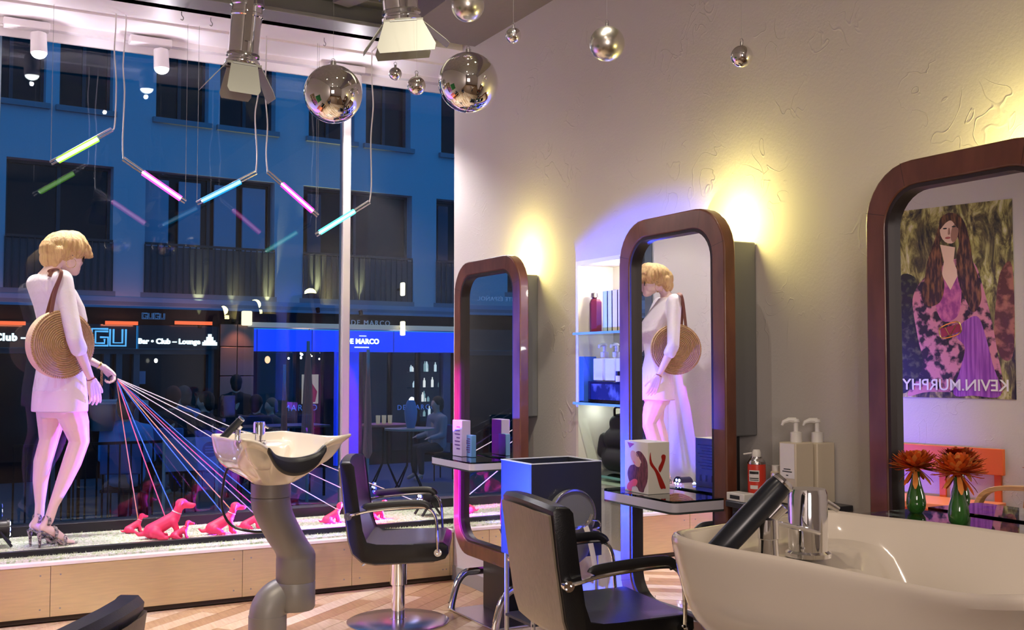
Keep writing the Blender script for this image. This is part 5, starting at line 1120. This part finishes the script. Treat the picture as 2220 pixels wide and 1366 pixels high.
for px_, py_, lb in ((548,776,'amber pendant lamp at the left edge of the restaurant window'),(580,780,'amber pendant lamp inside the left restaurant window')):
    lamp_str(px_, py_, .8, .055, (1,.45,.2), 2.5, 'pendant_lamp', lb)
lamp_str(338, 782, -.02, .03, (1,.95,.8), 6, 'wall_bulb', 'single white bulb on the dark bar front')
lamp_str(893, 870, .6, .07, (1,.95,.85), 2.5, 'candle_lantern', 'white glowing lantern inside the right restaurant window')
s0_, z0_ = fac(655, 812, -.5); s1_, z1_ = fac(690, 875, -.5)
t = thing('menu_board', 'lit white menu board with a red figure in the left restaurant window', 'sign', fw((s0_+s1_)/2, .5, (z0_+z1_)/2), FA); w_, h_ = s1_-s0_, z0_-z1_
bm = B(); box(bm, -w_/2, w_/2, 0, .02, -h_/2, h_/2); obj('panel', bm, emis('menu_light', (.75,.62,.52), .5), t, smooth=False)
bm = B(); prism(bm, [(-.08,-.25),(.10,-.25),(.14,-.05),(.04,.10),(-.02,.18),(-.12,.02)], -.012, -.002, 'y'); obj('red_picture', bm, mat('menu_red', (.5,.05,.06), .5, emit=(.5,.05,.06), es=.3), t, smooth=False)
sh = thing('bar_shelf', 'bright bottle shelf deep inside the right restaurant window', 'shelf', fw(fac(930,830,-2.2)[0], 2.2, fac(930,830,-2.2)[1]), FA)
for zz_ in (-.75, -.42, -.1, .25, .5): bm = B(); box(bm, -.45, .45, 0, .2, zz_-.02, zz_); obj('board', bm, m_dkf, sh, smooth=False)
for k in range(30):
    zz_ = (-.75,-.42,-.1,.25)[k%4]; h_ = rnd.uniform(.10,.24); bm = B(); lathe(bm, [(.03,zz_),(.03,zz_+h_*.7),(.012,zz_+h_*.8),(.012,zz_+h_)], 8, (rnd.uniform(-.42,.42), .08, 0)); obj('bottle', bm, emis('lit_bottle_%d' % (k%3), ((.85,.95,.9),(.5,.75,.7),(.95,.85,.7))[k%3], (.9,.5,1.2)[k%3]), sh)
c = fw(fac(660,800,-1.2)[0], 1.3, 1.9); light('restaurant_left', 'POINT', c, 60, (1,.72,.5), size=.2)
c = fw(fac(880,800,-1.2)[0], 1.5, 1.9); light('restaurant_right', 'POINT', c, 60, (.85,.9,1), size=.2)
c = fw(fac(752,900,1.0)[0], -1.2, 1.2); light('blue_sign_spill', 'AREA', fw(fac(752,760)[0], -.5, zb0-.02), 26, (.05,.10,1), fw(fac(752,760)[0], -1.2, GZ), 4.5, sy=.2)
light('terrace_glow', 'AREA', fw(fx(720), -2.6, 3.2), 40, (1,.62,.45), fw(fx(720), -4.6, .4), 5, sy=.3)
# people
def person(px, py_top, dep, h, label, jac, hair_c, seated=True, face=0, trou=(.02,.02,.03), grp=None):
    d = ray(px, py_top); k = (dep)/ (d.dot(V(0,1,0))); p = CAM+d*k; base = p.z-h
    t = thing('person', label, 'person', (p.x, p.y, base), face, grp); s = h/(1.32 if seated else 1.72)
    def l(bm, pts): limb(bm, [(Vector(a)*s, r*s) for a, r in pts], 10)
    hz_ = .55 if seated else .95
    bm = B()
    sh_z = hz_+.50
    l(bm, [((0,0,sh_z+.02),.06),((.01,0,sh_z+.10),.055)]); ball(bm, Vector((.02,0,sh_z+.20))*s, .10*s, 14, (.95,.78,1.15)); l(bm, [((.11,0,sh_z+.185),.018),((.12,0,sh_z+.175),.012)])
    for q in (-1,1):
        ball(bm, Vector((.01,q*.085,sh_z+.19))*s, .022*s, 8, (.6,.4,1)); hp_ = V(.30 if seated else .08, q*.20, hz_+.16 if seated else hz_-.05)*s
        limb(bm, [(V(.0,q*.19,sh_z-.02)*s,.04*s),(V(.03,q*.22,hz_+.2)*s,.034*s),(hp_,.024*s)])
        for f in range(4): limb(bm, [(hp_, .016*s), (hp_+V(.05,(f-1.5)*.016,-.01)*s, .009*s), (hp_+V(.085,(f-1.5)*.018,-.025)*s, .008*s)], 6)
        limb(bm, [(hp_+V(0,-q*.02,0)*s,.012*s), (hp_+V(.035,-q*.05,0)*s,.009*s)], 6)
        hipp = V(0,q*.09,hz_)*s; kn = V(.40,q*.10,hz_-.02)*s if seated else V(.01,q*.09,.50)*s; an = V(.38,q*.10,.10)*s if seated else V(0,q*.09,.09)*s
        limb(bm, [(hipp,.07*s),(kn,.05*s),(an,.035*s),(an+V(.12,0,-.05)*s,.035*s)])
    l(bm, [((0,0,hz_),.12),((0,0,hz_+.25),.11),((0,-.10,sh_z-.04),.09),((0,.10,sh_z-.04),.09)]); o = obj('body', bm, mat('street_skin', (.45,.30,.24), .6), t); fuse(o, .016, 3)
    bm = B(); l(bm, [((0,-.07,hz_+.02),.125),((0,-.06,hz_+.25),.125),((0,-.13,sh_z-.05),.10),((0,.13,sh_z-.05),.10),((0,.06,hz_+.25),.125),((0,.07,hz_+.02),.125)]); l(bm, [((0,-.06,sh_z),.08),((0,.06,sh_z),.08)])
    for q in (-1,1): limb(bm, [(V(.0,q*.19,sh_z-.03)*s,.068*s),(V(.03,q*.23,hz_+.2)*s,.056*s),(V(.26 if seated else .07,q*.205,hz_+.16 if seated else hz_-.0)*s,.042*s)])
    o = obj('jacket', bm, mat('jacket_%s' % '_'.join(str(int(c*1000)) for c in jac), jac, .8), t); fuse(o, .018, 4)
    bm = B()
    for q in (-1,1):
        hipp = V(0,q*.09,hz_)*s; kn = V(.40,q*.10,hz_-.02)*s if seated else V(.01,q*.09,.50)*s; an = V(.38,q*.10,.14)*s if seated else V(0,q*.09,.12)*s
        limb(bm, [(hipp,.095*s),(kn,.066*s),(an,.050*s)])
    o = obj('trousers', bm, mat('dark_trousers', trou, .8), t); fuse(o, .018, 3)
    bm = B(); ball(bm, Vector((-.012,0,sh_z+.235))*s, .113*s, 14, (.98,.86,1.02)); ball(bm, Vector((-.05,0,sh_z+.17))*s, .085*s, 12, (.8,1,1.1)); o = obj('hair', bm, mat('hair_%s' % '_'.join(str(int(c*1000)) for c in hair_c), hair_c, .8), t); fuse(o, .014, 3)
    if seated:
        cn = thing('cafe_chair', 'blue-backed cafe chair under the %s' % ' '.join(label.split()[:7]), 'chair', (p.x, p.y, base), face, 'cafe chairs across the street')
        bm = B(); box(bm, -.2*s, .2*s, -.2*s, .2*s, (hz_-.13)*s, (hz_-.10)*s); obj('seat', bm, m_blk, cn)
        bm = B(); box(bm, -.22*s, -.19*s, -.2*s, .2*s, (hz_+.05)*s, (hz_+.36)*s); obj('backrest', bm, mat('blue_chair_back', (.03,.10,.28), .5), cn, bevel=.02)
        for ax_, ay_ in ((-.19,-.18),(-.19,.18),(.18,-.18),(.18,.18)):
            bm = B(); cyl(bm, (ax_*s, ay_*s, GZ-base), (ax_*s, ay_*s, (hz_-.11)*s), .012); obj('leg', bm, m_blk, cn)
        if True:
            for ay_ in (-.17,.17): bm = B(); cyl(bm, (-.205*s, ay_*s, (hz_-.12)*s), (-.205*s, ay_*s, (hz_+.1)*s), .012); obj('back_post', bm, m_blk, cn)
    return t
Yp = 15.6; G_ = 'guests outside the restaurant'
def hs(px, py, dep): d = ray(px, py); return (CAM+d*(dep/d.y)).z-GZ
person(512, 822, 16.6, hs(512,822,16.6), 'person standing with back turned in a dark coat by the copper pilaster', (.012,.014,.022), (.015,.012,.012), False, R_(80))
person(376, 850, 15.2, hs(376,850,15.2), 'person with auburn hair in a black jacket, seated outside the bar', (.010,.012,.02), (.12,.02,.015), True, R_(60))
person(398, 848, 16.7, hs(398,848,16.7), 'person with grey hair in a blue jacket, seated outside the bar', (.05,.15,.38), (.06,.05,.05), True, R_(110))
person(446, 860, 15.8, hs(446,860,15.8), 'person with dark hair seated right of the blue jacket', (.012,.012,.02), (.02,.015,.012), True, R_(150))
person(556, 866, 16.2, hs(556,866,16.2), 'person in black with dark hair seated left of the basin taps', (.012,.012,.018), (.012,.010,.010), True, R_(50))
person(588, 872, 17.0, hs(588,872,17.0), 'person with curly grey hair seated above the basin', (.05,.05,.06), (.10,.09,.08), True, R_(200))
person(948, 868, 16.4, hs(948,868,16.4), 'person in a pale patterned jacket seated right of the blue vase', (.22,.22,.26), (.03,.025,.02), True, R_(190))
person(275, 868, 12.9, hs(275,868,12.9), 'person in a pale blue jacket seated below the hand of the mannequin', (.10,.28,.55), (.01,.01,.012), True, R_(70))
# cafe tables
def table(px, py, dep, r, col, label, rect=False, w=.6, topt=.03):
    d = ray(px, py); p = CAM+d*(dep/d.y); t = thing('cafe_table', label, 'table', (p.x, p.y, GZ), FA, 'cafe tables across the street'); h = p.z-GZ
    bm = B()
    if rect: box(bm, -w, w, -r, r, h-topt, h)
    else: cyl(bm, (0,0,h-topt), (0,0,h), r, n=28)
    obj('tabletop', bm, mat('tabletop_'+'_'.join(str(int(c*100)) for c in col), col, .5), t)
    if rect:
        for sx in (-1,1):
            for sy_ in (-1,1): bm = B(); cyl(bm, (sx*w*.9,sy_*r*.8,0), (sx*w*.9,sy_*r*.8,h-topt), .02); obj('leg', bm, m_blk, t)
    else:
        for a in range(4): bm = B(); ang = a*math.pi/2+.4; tube(bm, [(.04*math.cos(ang),.04*math.sin(ang),h-topt),(.05*math.cos(ang),.05*math.sin(ang),.4),(.30*math.cos(ang),.30*math.sin(ang),.0)], .012, 6); obj('leg', bm, m_blk, t)
    return p
pt1 = table(835, 919, 15.6, .36, (.40,.10,.09), 'round red-topped cafe table in front of the restaurant')
pt2 = table(888, 928, 15.0, .38, (.30,.24,.18), 'round brown-topped cafe table holding the blue vase')
table(232, 868, 14.2, .35, (.30,.31,.32), 'grey slatted wooden table left of the leashes', True, .42, .06)
table(600, 922, 15.4, .35, (.05,.045,.045), 'dark cafe table behind the basin taps', True, .7)
def lathe_thing(nm, loc, prof, m_, lb, cat): bm = B(); lathe(bm, prof, 18); o = obj(nm, bm, m_, None, loc=loc); tag(o, lb, cat); return o
lathe_thing('vase', pt2+V(.02,0,.001), [(.001,0),(.06,0),(.09,.12),(.10,.25),(.07,.38),(.05,.42),(.001,.42)], mat('street_blue_vase', (.10,.22,.40), .3), 'pale blue vase standing on the brown cafe table', 'vase')
lathe_thing('bucket', at(222, 905, Y=12.9)*1.0-V(0,0,.15), [(.001,0),(.12,0),(.15,.30),(.14,.30),(.001,.02)], mat('steel_bucket', (.15,.17,.19), .3, .8), 'steel bucket hanging under the grey slatted table', 'bucket')
for k, (px_, py_) in enumerate(((826,893),(838,890),(848,894))):
    d = ray(px_, py_); p = pt1+V(-.10+.1*k, .05, .001)
    lathe_thing('drinking_glass', p, [(.001,0),(.03,0),(.036,.13),(.033,.13),(.001,.01)], mat('lit_drink', (.5,.42,.3), .2, emit=(.9,.7,.4), es=.15), '%s glass on the red-topped cafe table' % ('left','middle','right')[k], 'glass')
# barrier screen with emblem, fence, closed parasols
a, b = at(356, 950, Y=12.0), at(470, 1018, Y=12.0)
t = thing('street_banner', 'pale blue canvas windbreak with a round dark emblem outside', 'banner', ((a.x+b.x)/2, 12.0, b.z)); w_, h_ = (b.x-a.x)/2, a.z-b.z
bm = B(); box(bm, -w_, w_, -.01, .01, 0, h_); obj('canvas', bm, mat('blue_canvas', (.14,.20,.36), .8), t, smooth=False)
bm = B(); cyl(bm, (w_*.72,-.012,h_*.62), (w_*.72,-.022,h_*.62), .085, n=28); e = obj('emblem', bm, mat('emblem_dark', (.01,.012,.03), .6), t)
bm = B()
for z_ in (-.03, 0, .03): box(bm, w_*.72-.055, w_*.72+.055, -.026, -.022, h_*.62+z_-.006, h_*.62+z_+.006)
obj('emblem_stripes', bm, mat('emblem_grey', (.16,.18,.26), .6), e, smooth=False)
for x_ in (-w_, w_): bm = B(); cyl(bm, (x_,0,GZ-.1-b.z), (x_,0,h_+.03), .018); obj('post', bm, m_steel, t)
a, b = at(120, 962, Y=12.3), at(345, 1045, Y=12.3)
t = thing('iron_fence', 'dark iron fence panel behind the legs of the mannequin', 'fence', ((a.x+b.x)/2, 12.3, GZ)); w_, z1_ = (b.x-a.x)/2+.4, a.z-GZ
bm = B(); box(bm, -w_, w_, -.015, .015, z1_-.03, z1_); box(bm, -w_, w_, -.015, .015, .08, .11); obj('rail', bm, m_blk, t)
for k in range(17): bm = B(); x_ = -w_+2*w_*k/16; cyl(bm, (x_,0,0), (x_,0,z1_-.02), .010, n=8); obj('bar', bm, m_blk, t)
m_par = mat('red_brown_canvas', (.72,.22,.16), .8)
for px_, Yd, zt_, lb, r_ in ((668, 14.2, 1.62, 'closed red-brown parasol left of the blue-lit column', .085), (798, 13.6, 1.50, 'closed red-brown parasol right of the blue-lit column', .055), (617, 14.5, 1.3, 'slim salmon post left of the closed parasols', .05)):
    p = at(px_, 790, Y=Yd); t = thing('closed_parasol', lb, 'parasol', (p.x, Yd, GZ), 0, 'closed parasols outside the restaurant'); zt_ -= GZ
    bm = B(); L = []
    for z_, rr_ in ((zt_*.32,.35),(zt_*.36,1.0),(zt_*.5,.85),(zt_*.75,.62),(zt_*.95,.35),(zt_,.12)):
        L.append([V((r_*rr_)*(1+.18*math.cos(j*math.pi))*math.cos(2*math.pi*j/24), (r_*rr_)*(1+.18*math.cos(j*math.pi))*math.sin(2*math.pi*j/24), z_) for j in range(24)])
    loft(bm, L); obj('canopy', bm, m_par, t, smooth=False)
    bm = B(); cyl(bm, (0,0,.03), (0,0,zt_+.08), .022); obj('pole', bm, m_steel, t)
    bm = B(); cyl(bm, (0,0,0), (0,0,.05), .25, n=20); obj('foot', bm, m_blk, t)
